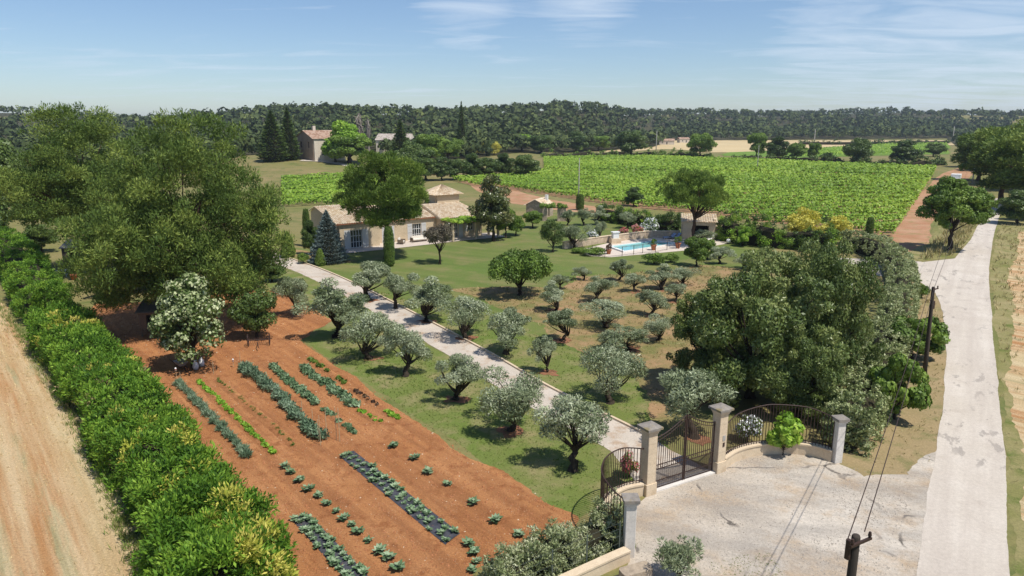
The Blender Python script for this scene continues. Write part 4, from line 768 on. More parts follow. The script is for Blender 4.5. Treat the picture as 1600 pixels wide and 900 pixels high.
def pot(P, h, r, label, mat='green', seed=0):
    o = empty('flower_pot', P, 0, label, 'flower pot', 'terracotta pots round the pool'); MB().lathe([(r * .62, 0), (r * .95, h * .8), (r * 1.1, h * .82), (r * 1.1, h), (r * .9, h), (r * .85, h * .85)], k=12).build('pot', M['terra'], o, True)
    g_ = np.random.default_rng(seed); c_, r_ = blobs(g_, 14, (0, 0, h + r * .9), (r * 1.1, r * 1.1, r * 1.2), r * .5, -.6); V, F, t = blob_leaves(g_, c_, r_, 700, .13, .06, .5, .5); link('plant', npmesh('plant', V, F, M[mat], t), o)
pot(G(951, 397), .6, .35, 'terracotta pot at the left front corner of the pool', 'redleaf', 1); pot(G(1021, 391), .75, .38, 'terracotta pot with round shrub at the middle of the pool front', 'green', 2); pot(G(1059, 388), .75, .38, 'terracotta pot right of the swimming pool', 'green', 3); pot(G(116, 437), .6, .4, 'terracotta pot on the ground behind the tall hedge', 'green', 4)
def lounger(P, rz, label, mat, grp='sun loungers by the pool'):
    o = empty('sun_lounger', P, rz, label, 'sun lounger', grp); MB().box((0, 0, .3), (.65, 1.3, .07)).build('seat', M[mat], o); MB().add([(-.32, .65, .3), (.32, .65, .3), (.32, 1.25, .8), (-.32, 1.25, .8), (-.32, .69, .24), (.32, .69, .24), (.32, 1.3, .74), (-.32, 1.3, .74)], [(0, 1, 2, 3), (7, 6, 5, 4), (0, 4, 5, 1), (2, 6, 7, 3), (1, 5, 6, 2), (3, 7, 4, 0)]).build('backrest', M[mat], o)
    for x in (-.28, .28):
        for y in (-.55, .5): MB().box((x, y, .13), (.05, .05, .26)).build('leg', M['iron'], o)
lounger(G(1043, 373.5), -1.2, 'blue sun lounger in front of the pool house', 'blue'); lounger(G(1051, 373), -1.2, 'second blue sun lounger, nearer the pool house door', 'blue'); lounger(G(1104, 377), -.9, 'white sun lounger right of the pool among the trees', 'white')
o = empty('ball_lamp', G(1138, 381), 0, 'round white garden lamp on the lawn right of the pool', 'lamp'); MB().lathe([(.1, 0), (.12, .1)], k=10).build('base', M['iron'], o); MB().lathe([(.02 + .3 * math.sin(a), .4 - .3 * math.cos(a)) for a in np.linspace(.2, math.pi, 9)], k=14).build('globe', M['white'], o, True)
# ------------------------------------------------------------------ gate, pillars, curved wings
LP, RP, NP_, EP = G(1011, 770), G(1120, 735), G(982, 868), G(1306, 721)
gd = (RP - LP).normalized(); GA = math.atan2(gd.y, gd.x); gn = Vector((gd.y, -gd.x, 0))
def pillar(P, rz, h, w_, name, label, mat, cap, plate=False):
    o = empty(name, P, rz, label, 'pillar')
    MB().box((0, 0, .28), (w_ + .1, w_ + .1, .56), 0, .02).build('plinth', M[mat], o); n = 5; hz = (h - .56 - .3) / n
    for i in range(n): MB().box((0, 0, .56 + hz * (i + .5)), (w_, w_, hz - .008), 0, .015).build('stone_block', M[mat], o)
    MB().box((0, 0, h - .25), (w_ + .07, w_ + .07, .1), 0, .02).build('moulding', M[mat], o); MB().box((0, 0, h - .15), (w_ + .16, w_ + .16, .1), 0, .02).build('neck', M[mat], o)
    k = w_ / 2 + .16; MB().add([(-k, -k, h - .1), (k, -k, h - .1), (k, k, h - .1), (-k, k, h - .1), (-k, -k, h), (k, -k, h), (k, k, h), (-k, k, h), (0, 0, h + .12)], [(3, 2, 1, 0), (0, 1, 5, 4), (1, 2, 6, 5), (2, 3, 7, 6), (3, 0, 4, 7), (4, 5, 8), (5, 6, 8), (6, 7, 8), (7, 4, 8)]).build('cap', M[cap], o)
    if plate:
        MB().box((.05, -w_ / 2 - .012, 1.75), (.16, .02, .26)).build('letter_plate', M['concrete'], o); MB().box((.05, -w_ / 2 - .014, 1.42), (.11, .022, .2)).build('intercom', M['iron'], o)
    return o
pillar(LP, GA, 3.22, .5, 'gate_pillar', 'tall cream stone pillar on the left of the iron gate', 'stone', 'cap'); pillar(RP, GA, 3.22, .5, 'gate_pillar', 'tall cream stone pillar with intercom on the right of the gate', 'stone', 'cap', True)
def slimpillar(P, rz, h, label, mat):
    o = empty('wing_pillar', P, rz, label, 'pillar'); MB().box((0, 0, h / 2 - .06), (.4, .4, h - .12), 0, .02).build('shaft', M[mat], o); MB().box((0, 0, h - .17), (.5, .5, .08), 0, .02).build('moulding', M[mat], o); MB().box((0, 0, h - .055), (.62, .62, .13), 0, .03).build('cap', M['cap'], o)
slimpillar(NP_, GA - .5, 2.45, 'shorter white pillar nearest the camera at the end of the left wing', 'whitestone'); slimpillar(EP, GA - .35, 2.3, 'shorter white pillar at the right end of the curved wall', 'whitestone')
RW = catmull([RP + gd * .3, G(1150, 718.5), G(1187, 709.5), G(1237, 708), G(1275, 713), EP - Vector((.2, 0, 0))], 8)
mid = (LP + RP) / 2
def mirror(p): v = p - mid; return mid + v - gd * (2 * v.dot(gd))
LW0 = [mirror(p) for p in RW]; e0 = LW0[-1]; dl = NP_ + Vector((-.05, .2, 0)) - e0; LW = [p + dl * (i / (len(LW0) - 1)) for i, p in enumerate(LW0)]
def wing(path, label, label2, hs, gap=.155):
    o = empty('curved_wall', path[0], 0, label, 'wall'); mb = MB(); ribbon_wall(mb, path, .3, 0, .52); relm(mb, o).build('masonry', M['stone'], o); mb = MB(); ribbon_wall(mb, path, .38, .522, .6); relm(mb, o).build('coping', M['stone'], o)
    r = empty('iron_railing', path[0], 0, label2, 'railing'); X, N_, s_, Lt = frames(path, gap); base = np.array(path[0])[:2]; top = []
    for i in range(len(X)):
        h = float(np.interp(s_[i] / Lt, [0, .2, .5, .8, 1], hs)); x_, y_ = X[i] - base; top.append((x_, y_, h))
        if 0 < i < len(X): MB().box((x_, y_, (h + .6) / 2), (.028, .028, h - .6), 0).build('bar', M['iron'], r)
    MB().tube(top, .03, 5).build('top_rail', M['iron'], r); MB().tube([(a, b, .72) for a, b, c in top], .022, 5).build('bottom_rail', M['iron'], r)
wing(RW, 'low curved cream wall to the right of the gate', 'arched dark iron railing on the right wing wall', [2.2, 2.45, 2.62, 2.5, 2.2]); wing(LW, 'low curved cream wall to the left of the gate', 'arched dark iron railing on the left wing wall', [2.2, 2.45, 2.6, 2.45, 2.1])
ga = empty('iron_gate', LP, GA, 'closed double-leaf wrought iron gate between the two tall pillars', 'gate'); gw = (RP - LP).length; x0, x1 = .33, gw - .33; hw = (x1 - x0) / 2
for lf in range(2):
    a, b = (x0, x0 + hw - .03) if lf == 0 else (x0 + hw + .03, x1); hh = lambda x: 2.55 + .75 * (1 - abs(x - (x0 + hw)) / hw) ** 1.6
    MB().tube([(x, 0, hh(x)) for x in np.linspace(a, b, 12)], .028, 5).build('top_rail', M['iron'], ga); MB().tube([(x, 0, hh(x) - .16) for x in np.linspace(a, b, 12)], .018, 5).build('inner_rail', M['iron'], ga)
    for z in (.12, .45, 1.02, 1.22): MB().box(((a + b) / 2, 0, z), (b - a, .03, .035)).build('cross_rail', M['iron'], ga)
    for x in (a + .02, b - .02): MB().box((x, 0, (hh(x) + .06) / 2), (.05, .05, hh(x) - .06)).build('stile', M['iron'], ga)
    nb = 14
    for i in range(1, nb): x = a + (b - a) * i / nb; MB().box((x, 0, (hh(x) + .1) / 2), (.022, .022, hh(x) - .1)).build('bar', M['iron'], ga)
    for i in range(nb): x = a + (b - a) * (i + .5) / nb; MB().box((x, 0, .58), (.018, .018, .88)).build('short_bar', M['iron'], ga)
    for i in range(6):
        xc = a + (b - a) * (i + .5) / 6; sg = 1 if i % 2 else -1; MB().tube([(xc + sg * (.1 - .02 * q / 3) * math.cos(q * .5), -.02, 1.12 + (.085 - .005 * q) * math.sin(q * .5)) for q in range(13)], .012, 4).build('scroll', M['iron'], ga)
MB().tube([(x0 + hw + .05 * math.sin(q) * q / 6, 0, 3.3 + q * .05) for q in range(6)], .02, 4).build('finial', M['iron'], ga)
th = empty('gate_sill', mid, GA, 'pale stone threshold under the iron gate', 'threshold'); MB().box((0, 0, .04), (gw - .55, .42, .08), 0, .02).build('slab', M['whitestone'], th)
# low boundary wall running out of the picture at the bottom, with mesh fence
bw = [NP_ + Vector((-.1, -.3, 0)), G(960, 884), G(900, 912), G(820, 950)]; o = empty('boundary_wall', bw[0], 0, 'low cream boundary wall leading to the near pillar', 'wall'); mb = MB(); ribbon_wall(mb, bw, .3, 0, .42); relm(mb, o).build('masonry', M['stone'], o); mb = MB(); ribbon_wall(mb, bw, .36, .422, .5); relm(mb, o).build('coping', M['stone'], o)
o = empty('mesh_fence', bw[0], 0, 'green wire mesh fence on thin posts above the low boundary wall', 'fence'); fpath = [p + Vector((-.28, .2, 0)) for p in bw]; X, N_, s_, Lt = frames(fpath, 1.6)
for p in X: mb = MB().box((p[0], p[1], .75), (.045, .045, 1.5)); relm(mb, o).build('post', M['net'], o)
for z in (.3, .6, .9, 1.2, 1.45): mb = MB().tube([p + Vector((0, 0, z)) for p in fpath], .007, 3); relm(mb, o).build('wire', M['net'], o)
o = empty('stone_block', G(993, 905), .4, 'rough weathered stone block at the foot of the near pillar', 'stone'); MB().box((0, 0, .22), (1.2, .55, .44), 0, .09).build('slab', M['rubble'], o)
# ------------------------------------------------------------------ utility poles and wires
def upole(P, h, r, label, arm=.7, mat='polewood', rz=.5, tp=.72):
    o = empty('utility_pole', P, rz, label, 'pole'); MB().lathe([(r, -.1), (r * .95, h * .3), (r * tp, h - .05), (r * tp * .8, h)], k=10).build('shaft', M[mat], o, True)
    if arm:
        MB().box((0, -r * tp - .03, h - .12), (arm, .06, .06)).build('crossarm', M['iron'], o)
        for x in (-arm / 2 + .06, arm / 2 - .06): MB().lathe([(.025, h - .09), (.045, h - .03), (.03, h + .06)], (x, -r * tp - .03, 0), 8).build('insulator', M['iron'], o)
    return o
T1 = G(1338, 836, 6.6); P1 = Vector((T1.x, T1.y, 0)); P2 = G(1444, 590); h2 = zat(P2, 447)
up1 = upole(P1, 6.6, .14, 'dark wooden utility pole at the bottom edge of the forecourt', .75); MB().box((-.17, .05, 6.25), (.1, .12, .5), 0, .02).build('fuse_box', M['iron'], up1)
up2 = upole(P2, h2, .14, 'dark wooden utility pole standing between hedge and road', .6); up2.rotation_euler[1] = -.06; MB().box((.15, 0, h2 - 1.2), (.16, .18, .5), 0, .02).build('fuse_box', M['iron'], up2)
P3 = G(1519, 287); upole(P3, zat(P3, 258), .17, 'utility pole with crossarm at the far end of the road', 3.2, 'concrete')
def wire(a, b, sag, label, r=.013):
    o = link('overhead_wire', MB().tube([a.lerp(b, t) - Vector((0, 0, sag * 4 * t * (1 - t))) for t in np.linspace(0, 1, 15)], r, 4).mesh('overhead_wire', M['iron'])); tag(o, label, 'wire', 'overhead wires along the road')
ax = Vector((math.cos(.5), math.sin(.5), 0)) * .3
wire(P1 + Vector((0, 0, 6.6)) - ax, P2 + Vector((-.3, 0, h2)) - ax * .8, .5, 'left one of the two wires from the near pole to the next'); wire(P1 + Vector((0, 0, 6.6)) + ax, P2 + Vector((-.3, 0, h2)) + ax * .8, .5, 'right one of the two wires from the near pole to the next')
wire(P2 + Vector((-.3, 0, h2)) - ax, P3 + Vector((-1.4, 0, 8)), 1.2, 'left wire from the roadside pole towards the far end of the road', .012); wire(P2 + Vector((-.3, 0, h2)) + ax, P3 + Vector((1.4, 0, 8)), 1.2, 'right wire from the roadside pole towards the far end of the road', .012)
for bx, by, ty, lb in ((904, 312, 247, 'concrete pole at the front edge of the vineyard'), (1183, 266, 226, 'concrete pole standing in the back of the vineyard'), (1025, 236, 204, 'pale pole beside the wheat field'), (1272, 224, 202, 'far pole before the forest, left of two'), (1488, 222, 197, 'far pole before the forest, near the right edge')):
    P = G(bx, by); upole(P, zat(P, ty), max(.13, .0006 * P.y), lb, 0 if by > 300 else 1.6, 'concrete')
# ------------------------------------------------------------------ small buildings and things on the left
def shed(P, rz, w_, d_, h, label, roof='cap', legs=0.):
    o = empty('shed', P, rz, label, 'shed'); mt = M['wood']
    wall('wall', (0, 0), (w_, 0), h, .1, mt, o, [(w_ * .3, w_ * .3 + .8, legs + .3, h - .2)], legs); wall('wall', (w_, .05), (w_, d_), h, .1, mt, o, (), legs); wall('wall', (w_ - .05, d_), (.05, d_), h, .1, mt, o, (), legs); wall('wall', (0, d_), (0, .05), h, .1, mt, o, (), legs)
    if legs:
        for x in (.05, w_ - .05):
            for y in (.1, d_ - .1): MB().box((x, y, legs / 2), (.1, .1, legs)).build('leg', mt, o)
        MB().box((w_ / 2, d_ / 2, legs + .03), (w_ - .12, d_ - .12, .06)).build('floor_board', mt, o)
    MB().add([(-.2, -.3, h), (w_ + .2, -.3, h), (w_ + .2, d_ + .2, h + .55), (-.2, d_ + .2, h + .55), (-.2, -.3, h + .08), (w_ + .2, -.3, h + .08), (w_ + .2, d_ + .2, h + .63), (-.2, d_ + .2, h + .63)], [(3, 2, 1, 0), (4, 5, 6, 7), (0, 1, 5, 4), (1, 2, 6, 5), (2, 3, 7, 6), (3, 0, 4, 7)]).build('roof', M[roof], o); return o
shed(G(100, 416), .25, 2.6, 2.6, 2.1, 'garden shed with grey sheet roof behind the hedge at the far left'); shed(G(221, 526), .15, 1.7, 1.5, 1.9, 'small raised wooden hen house in the shade of the big pine', roof='wood', legs=.6)
o = empty('garden_table', G(98, 432), .3, 'small white table beside the grey-roofed shed', 'table'); MB().box((0, 0, .7), (1.0, .7, .05), 0, .02).build('table_top', M['white'], o)
for x in (-.42, .42):
    for y in (-.27, .27): MB().box((x, y, .337), (.05, .05, .675)).build('leg', M['white'], o)
# old hay rake
o = empty('hay_rake', G(405, 540), .25, 'old rusty hay rake with two spoked wheels beside the dark shrub', 'farm tool')
for x in (-.75, .75):
    w_ = MB().tube([(x, .45 * math.cos(a), .46 + .45 * math.sin(a)) for a in np.linspace(0, 2 * math.pi, 17)], .025, 5).build('wheel', M['iron'], o); sp = MB()
    for a in np.linspace(0, math.pi, 5)[:-1]: sp.tube([(x, .44 * math.cos(a), .46 + .44 * math.sin(a)), (x, 0, .46), (x, -.44 * math.cos(a), .46 - .44 * math.sin(a))], .012, 4)
    sp.build('spokes', M['iron'], w_)
MB().tube([(-.8, 0, .46), (.8, 0, .46)], .03, 5).build('axle', M['iron'], o); MB().tube([(0, 0, .46), (0, -.9, .5), (.1, -1.5, .3)], .03, 5).build('drawbar', M['iron'], o)
for i in range(11): x = -.65 + .13 * i; MB().tube([(x, 0, .5), (x, .3, .6), (x, .55, .4), (x, .5, .05)], .011, 4).build('tine', M['iron'], o)
o = empty('wheelbarrow', G(283, 577), .9, 'grey wheelbarrow in the shade under the flowering tree', 'wheelbarrow'); MB().add([(-.3, -.45, .55), (.3, -.45, .55), (.3, .45, .6), (-.3, .45, .6), (-.18, -.25, .28), (.18, -.25, .28), (.18, .2, .28), (-.18, .2, .28)], [(4, 5, 6, 7), (0, 1, 5, 4), (1, 2, 6, 5), (2, 3, 7, 6), (3, 0, 4, 7)]).build('tray', M['concrete'], o)
MB().tube([(0, -.7 + .18 * math.cos(a), .18 + .18 * math.sin(a)) for a in np.linspace(0, 6.28, 13)], .04, 5).build('wheel', M['iron'], o)
for x in (-.2, .2): MB().tube([(x * .4, -.7, .18), (x, -.1, .28), (x * 1.3, 1.0, .6)], .02, 5).build('handle', M['iron'], o); MB().tube([(x, .25, .3), (x, .3, .02)], .018, 5).build('leg', M['iron'], o)
for bx, by, lb in ((306, 577, 'left white sack standing under the flowering tree'), (315, 572, 'right, taller white sack under the flowering tree')):
    o = empty('sack', G(bx, by), .4, lb, 'sack', 'white sacks'); MB().lathe([(.16, 0), (.2, .2), (.17, .42), (.06, .55), (.1, .62)], k=9).build('bag', M['white'], o, True); MB().lathe([(.065, .535), (.07, .56)], k=9).build('tie', M['bamboo'], o)
def stake(bx, by, ty, label, red=False):
    P = G(bx, by); h = max(.5, zat(P, ty)); o = empty('garden_stake', P, 0, label, 'stake', 'garden stakes'); MB().lathe([(.016, -.05), (.014, h)], k=5).build('cane', M['bamboo'], o)
    if red: MB().lathe([(.02, h - .1), (.06, h - .08), (.06, h + .08), (.02, h + .12)], k=8).build('cap', M['white'], o, True); MB().lathe([(.062, h - .02), (.064, h + .04)], k=8).build('band', M['terra'], o)
for i, (bx, by, ty, lb, rd) in enumerate([(276, 592, 577, 'stake with red and white cap at the head of the blue-green row', True), (282, 593, 583, 'short cane next to the red-capped stake', False), (334, 584, 565, 'cane in the shade left of the tall bean row', False), (365, 574, 566, 'white-capped stake at the edge of the tree shade', True), (376, 570, 548, 'cane at the upper end of the tall bean row', False), (501, 696, 649, 'white cane at the lower end of the tall bean row', False), (498, 690, 655, 'thin cane just left of the white cane', False), (511, 688, 638, 'dark post with drooping plant in the garden', False), (526, 688, 636, 'left cane of the pair right of the dark post', False), (531, 690, 637, 'right cane of the pair right of the dark post', False), (489, 664, 640, 'cane midway along the lower tall row', False), (473, 655, 626, 'cane in the middle of the tall row', False)]): stake(bx, by, ty, lb, rd)
# white lorry and car far off
o = empty('white_lorry', G(1492, 290), math.radians(-35), 'white lorry parked by the far end of the road', 'lorry'); MB().box((0, 0, 1.9), (2.3, 4.2, 2.4), 0, .06).build('box_body', M['white'], o); MB().box((0, -2.95, 1.35), (2.1, 1.5, 1.7), 0, .15).build('cab', M['white'], o); MB().box((0, -3.7, 1.75), (1.8, .06, .6)).build('windscreen', M['glass'], o)
for x in (-.95, .95):
    for y in (-2.9, 1.3): MB().tube([(x - .12, y, .42), (x + .12, y, .42)], .42, 12).build('wheel', M['iron'], o)
MB().box((0, -.6, .6), (1.9, 5.6, .2)).build('chassis', M['iron'], o)
o = empty('parked_car', G(844, 241), math.radians(75), 'small white car parked at the back of the vineyard', 'car'); MB().box((0, 0, .55), (1.75, 4.2, .6), 0, .25).build('body', M['white'], o); MB().add([(-.8, -1.1, .85), (.8, -1.1, .85), (.8, 1.7, .85), (-.8, 1.7, .85), (-.65, -.5, 1.45), (.65, -.5, 1.45), (.65, 1.3, 1.45), (-.65, 1.3, 1.45)], [(0, 1, 5, 4), (1, 2, 6, 5), (2, 3, 7, 6), (3, 0, 4, 7), (4, 5, 6, 7)]).build('cabin', M['glass'], o); MB().box((0, .4, 1.47), (1.3, 1.8, .05), 0, .1).build('roof', M['white'], o)
for x in (-.8, .8):
    for y in (-1.35, 1.35): MB().tube([(x - .1, y, .32), (x + .1, y, .32)], .32, 12).build('wheel', M['iron'], o)
def cottage(bx, by, label, rz, w_=9):
    P = G(bx, by); o = empty('far_house', P, rz, label, 'house', 'small houses before the forest'); wall('wall', (0, 0), (w_, 0), 3.4, .3, M['farmwhite'], o, [(2, 3.2, 1, 2.3), (5.5, 6.7, .1, 2.3)]); opening((0, 0), (w_, 0), 2, 3.2, 1, 2.3, o); opening((0, 0), (w_, 0), 5.5, 6.7, .1, 2.3, o, 'door')
    wall('wall', (w_, .15), (w_, 7), 3.4, .3, M['farmwhite'], o); wall('wall', (0, 7), (0, .15), 3.4, .3, M['farmwhite'], o); wall('wall', (w_ - .15, 7), (.15, 7), 3.4, .3, M['farmwhite'], o)
    tiles('roof', (-.5, -.5, 3.3), (w_ + .5, -.5, 3.3), (w_ + .5, 3.5, 4.8), (-.5, 3.5, 4.8), M['oldtile'], o, .6, .9, 51); tiles('roof', (w_ + .5, 7.5, 3.3), (-.5, 7.5, 3.3), (-.5, 3.5, 4.8), (w_ + .5, 3.5, 4.8), M['oldtile'], o, .6, .9, 52)
cottage(1030, 226, 'left pale cottage among trees at the wheat field', -.15, 12); cottage(1062, 223, 'right pale cottage among trees at the wheat field', .1, 9)
# ------------------------------------------------------------------ hedges
HP = pxs([(92, 500), (150, 575), (215, 665), (290, 770), (345, 850), (372, 905)])
HP = [(p + Vector((0, 0, 0))) for p in HP]
YEL = [(.05, 'hedgey', 'yellowed_foliage'), (.93, 'hedge', 'foliage'), (.02, 'dryblade', 'dead_foliage')]
hedge('tall_hedge', catmull(pxs([(96, 532), (185, 652), (262, 772), (300, 835)]), 6), lambda q: 3.3 + .5 * np.sin(q * 19), lambda q: 2.75 + .12 * np.sin(q * 21 + 1), 1100, .42, 100000, .2, .074, YEL, 'long tall bright green cypress hedge between stubble and garden', 41, .55, .6, .4, .06)
hedge('tall_hedge', catmull(pxs([(318, 862), (345, 920), (365, 985)]), 6), 3.9, 2.8, 260, .5, 42000, .2, .075, [(.09, 'hedgey', 'yellowed_foliage'), (.91, 'hedge', 'foliage')], 'nearest block of the cypress hedge at the bottom edge, yellow at its right', 42, .55, .6, .4, .08)
hedge('tall_hedge', catmull(pxs([(0, 392), (38, 432), (62, 475), (80, 505)]), 6), 3.6, lambda q: 3.3 - .5 * q, 560, .4, 52000, .22, .08, [(1., 'hedge', 'foliage')], 'far block of the cypress hedge at the left edge, before the shed', 43, .55, .6, .35, .06)
hedge('clipped_hedge', catmull(pxs([(1318, 390), (1357, 398), (1392, 420), (1408, 450), (1402, 500), (1385, 560), (1362, 620), (1335, 672), (1318, 706)]), 6), 2.4, lambda q: 2.75 - .5 * q, 2000, .24, 64000, .16, .085, [(1., 'clipped', 'foliage')], 'long curved hedge of silvery variegated leaves along the bank', 44, .3, .35, .2, .04)
hedge('clipped_hedge', catmull(pxs([(968, 838), (930, 858), (880, 880), (820, 905), (770, 925)]), 6), 1.15, lambda q: 1.3 + .25 * np.sin(q * 14), 420, .25, 34000, .11, .05, [(1., 'bay', 'foliage')], 'grey-green leafy hedge behind the low wall at the bottom', 45, .4, .5, .4, .25)
hedge('clipped_hedge', catmull(pxs([(938, 343), (975, 350), (1010, 356)]), 5), 2.2, 2.6, 150, .45, 9000, .2, .1, [(.55, 'dkhedge', 'dark_foliage'), (.45, 'limehedge', 'lime_foliage')], 'clipped hedge with lime green top behind the pool', 46, .3, .4, .2, .08)
hedge('clipped_hedge', catmull(pxs([(1012, 358), (1040, 362), (1064, 364)]), 5), 2.2, 2.5, 140, .42, 10000, .2, .1, [(1., 'dkhedge', 'foliage')], 'dark loose hedge between the lime hedge and the pool house', 47, .3, .4, .3, .2)
hedge('clipped_hedge', catmull(pxs([(1125, 372), (1180, 383), (1240, 388), (1300, 396)]), 5), 3.0, lambda q: 3.2 + .4 * np.sin(q * 17), 260, .55, 24000, .22, .12, [(.45, 'darkgreen', 'foliage'), (.35, 'green', 'light_foliage'), (.2, 'bright', 'fresh_foliage')], 'wide dark green hedge between lawn and vineyard at the right', 48, .3, .4, .4, .25)
# ------------------------------------------------------------------ trees
random.seed(4)
at_px('pineA', 'aleppo_pine', 298, 512, 160, 372, 'huge spreading olive-green pine filling the left of the picture', 'pine', rz=.3); at_px('pineB', 'aleppo_pine', 146, 430, 152, 246, 'second big pine, left behind the huge one', 'pine', rz=1.2)
at_px('stonepine', 'stone_pine', 606, 404, 227, 152, 'tall round-headed pine in front of the villa', 'pine', rz=0); at_px('parasol', 'parasol_pine', 1083, 381, 259, 112, 'parasol pine with forked trunk beside the pool house', 'pine', rz=0)
at_px('holmA', 'holm_oak', 1172, 622, 405, 250, 'broad dark evergreen oak, front left one of the thicket by the gate', 'oak'); at_px('holmB', 'holm_oak', 1282, 600, 375, 168, 'tallest evergreen oak on the right of the thicket by the gate', 'oak'); at_px('holmB', 'holm_oak', 1225, 560, 388, 200, 'evergreen oak at the back of the thicket by the gate', 'oak', rz=2.); at_px('holmA', 'holm_oak', 1110, 600, 440, 140, 'lower rounded evergreen oak at the left end of the thicket', 'oak', rz=1.); at_px('holmA', 'holm_oak', 1245, 652, 510, 140, 'low evergreen bush of the thicket right behind the railing', 'oak', rz=3.)
OL = [  # base x, base y, top y, crown width, label
 (463, 492, 428, 62, 'farthest olive of the row left of the driveway, beside the dark shrub'), (524, 527, 447, 100, 'second farthest olive of the row left of the driveway'), (578, 561, 486, 92, 'third farthest olive of the row left of the driveway'), (633, 588, 513, 88, 'middle olive of the row left of the driveway, low bushy crown'), (709, 625, 551, 86, 'round olive third from the gate, left of the driveway'), (799, 673, 583, 112, 'spreading olive with forked black trunk second from the gate, left of the driveway'), (895, 735, 617, 128, 'large olive nearest the gate, left of the driveway'),
 (577, 470, 411, 78, 'olive just below the slim cypress before the villa'), (618, 482, 424, 62, 'olive second in the row right of the driveway, from the villa'), (667, 503, 442, 80, 'olive third in the row right of the driveway, from the villa'), (728, 529, 462, 82, 'olive fourth in the row right of the driveway, from the villa'), (791, 553, 484, 92, 'olive fifth in the row right of the driveway, from the villa'), (854, 582, 525, 46, 'small leaning olive with bare curved trunk right of the driveway'), (953, 630, 539, 106, 'big spreading olive right of the driveway near the gate'), (1085, 684, 572, 138, 'bushy wide olive just inside the gate'),
 (878, 532, 482, 66, 'umbrella shaped orchard olive standing in an earth ring'), (932, 472, 436, 56, 'flat-topped orchard olive in the middle of the dry ground'), (868, 486, 447, 48, 'greener orchard olive left of the flat-topped one'), (947, 512, 468, 76, 'wide orchard olive at the centre of the orchard'), (1017, 494, 454, 58, 'orchard olive on a bare earth patch left of the oak thicket'), (983, 547, 508, 78, 'low dense orchard olive left of the oak thicket'), (1028, 532, 494, 48, 'orchard olive right against the oak thicket'), (992, 456, 426, 42, 'small orchard olive in the rear row, third from the left'), (967, 438, 405, 42, 'rear orchard olive nearest the pool lawn'), (913, 438, 417, 30, 'smallest orchard olive at the left rear'), (1035, 453, 420, 50, 'rear orchard olive right of centre'), (1066, 447, 416, 48, 'rear orchard olive next to the oak thicket'), (1056, 472, 443, 44, 'squat orchard olive behind the one on bare earth'), (948, 546, 520, 40, 'young orchard olive beside the low dense one'),
 (898, 388, 349, 46, 'olive at the left end of the pool wall'), (913, 352, 324, 32, 'olive on the upper lawn left of the hedge'), (886, 352, 328, 26, 'small olive beside the stone piers'), (937, 377, 345, 24, 'slim olive behind the pool wall'), (934, 352, 326, 30, 'olive right behind the slim one on the upper lawn'), (980, 357, 330, 30, 'olive before the dark hedge behind the pool'), (1125, 412, 385, 42, 'silvery olive on the lawn right of the pool'), (1102, 380, 358, 40, 'grey olive in front of the pool house'), (1160, 420, 395, 36, 'grey olive at the right rear of the orchard'), (876, 452, 428, 34, 'small grey tree right of the broad green tree')]
mulch = 0
for i, (bx, by, ty, wp, lb) in enumerate(OL):
    o = at_px(f'olive{(i * 3) % 8}', 'olive_tree', bx, by, ty - (by - ty) * .06, wp * 1.0, lb, 'olive tree', 'olive trees of the garden', tilt=-.32 if wp == 46 and i == 12 else 0, rz=(0 if i == 12 else None))
    if by > 450 and i % 5 not in (1, 3): pts = [o.location + Vector((math.cos(a) * .85 * RG.uniform(.5, 1.3) + .1, math.sin(a) * .8 * RG.uniform(.5, 1.3), 0)) for a in np.linspace(0, 2 * math.pi, 10)[:-1]]; m_ = sheet('earth_ring', pts, .020 + .0002 * i, M['mulch'], .16, .12, 60 + i)
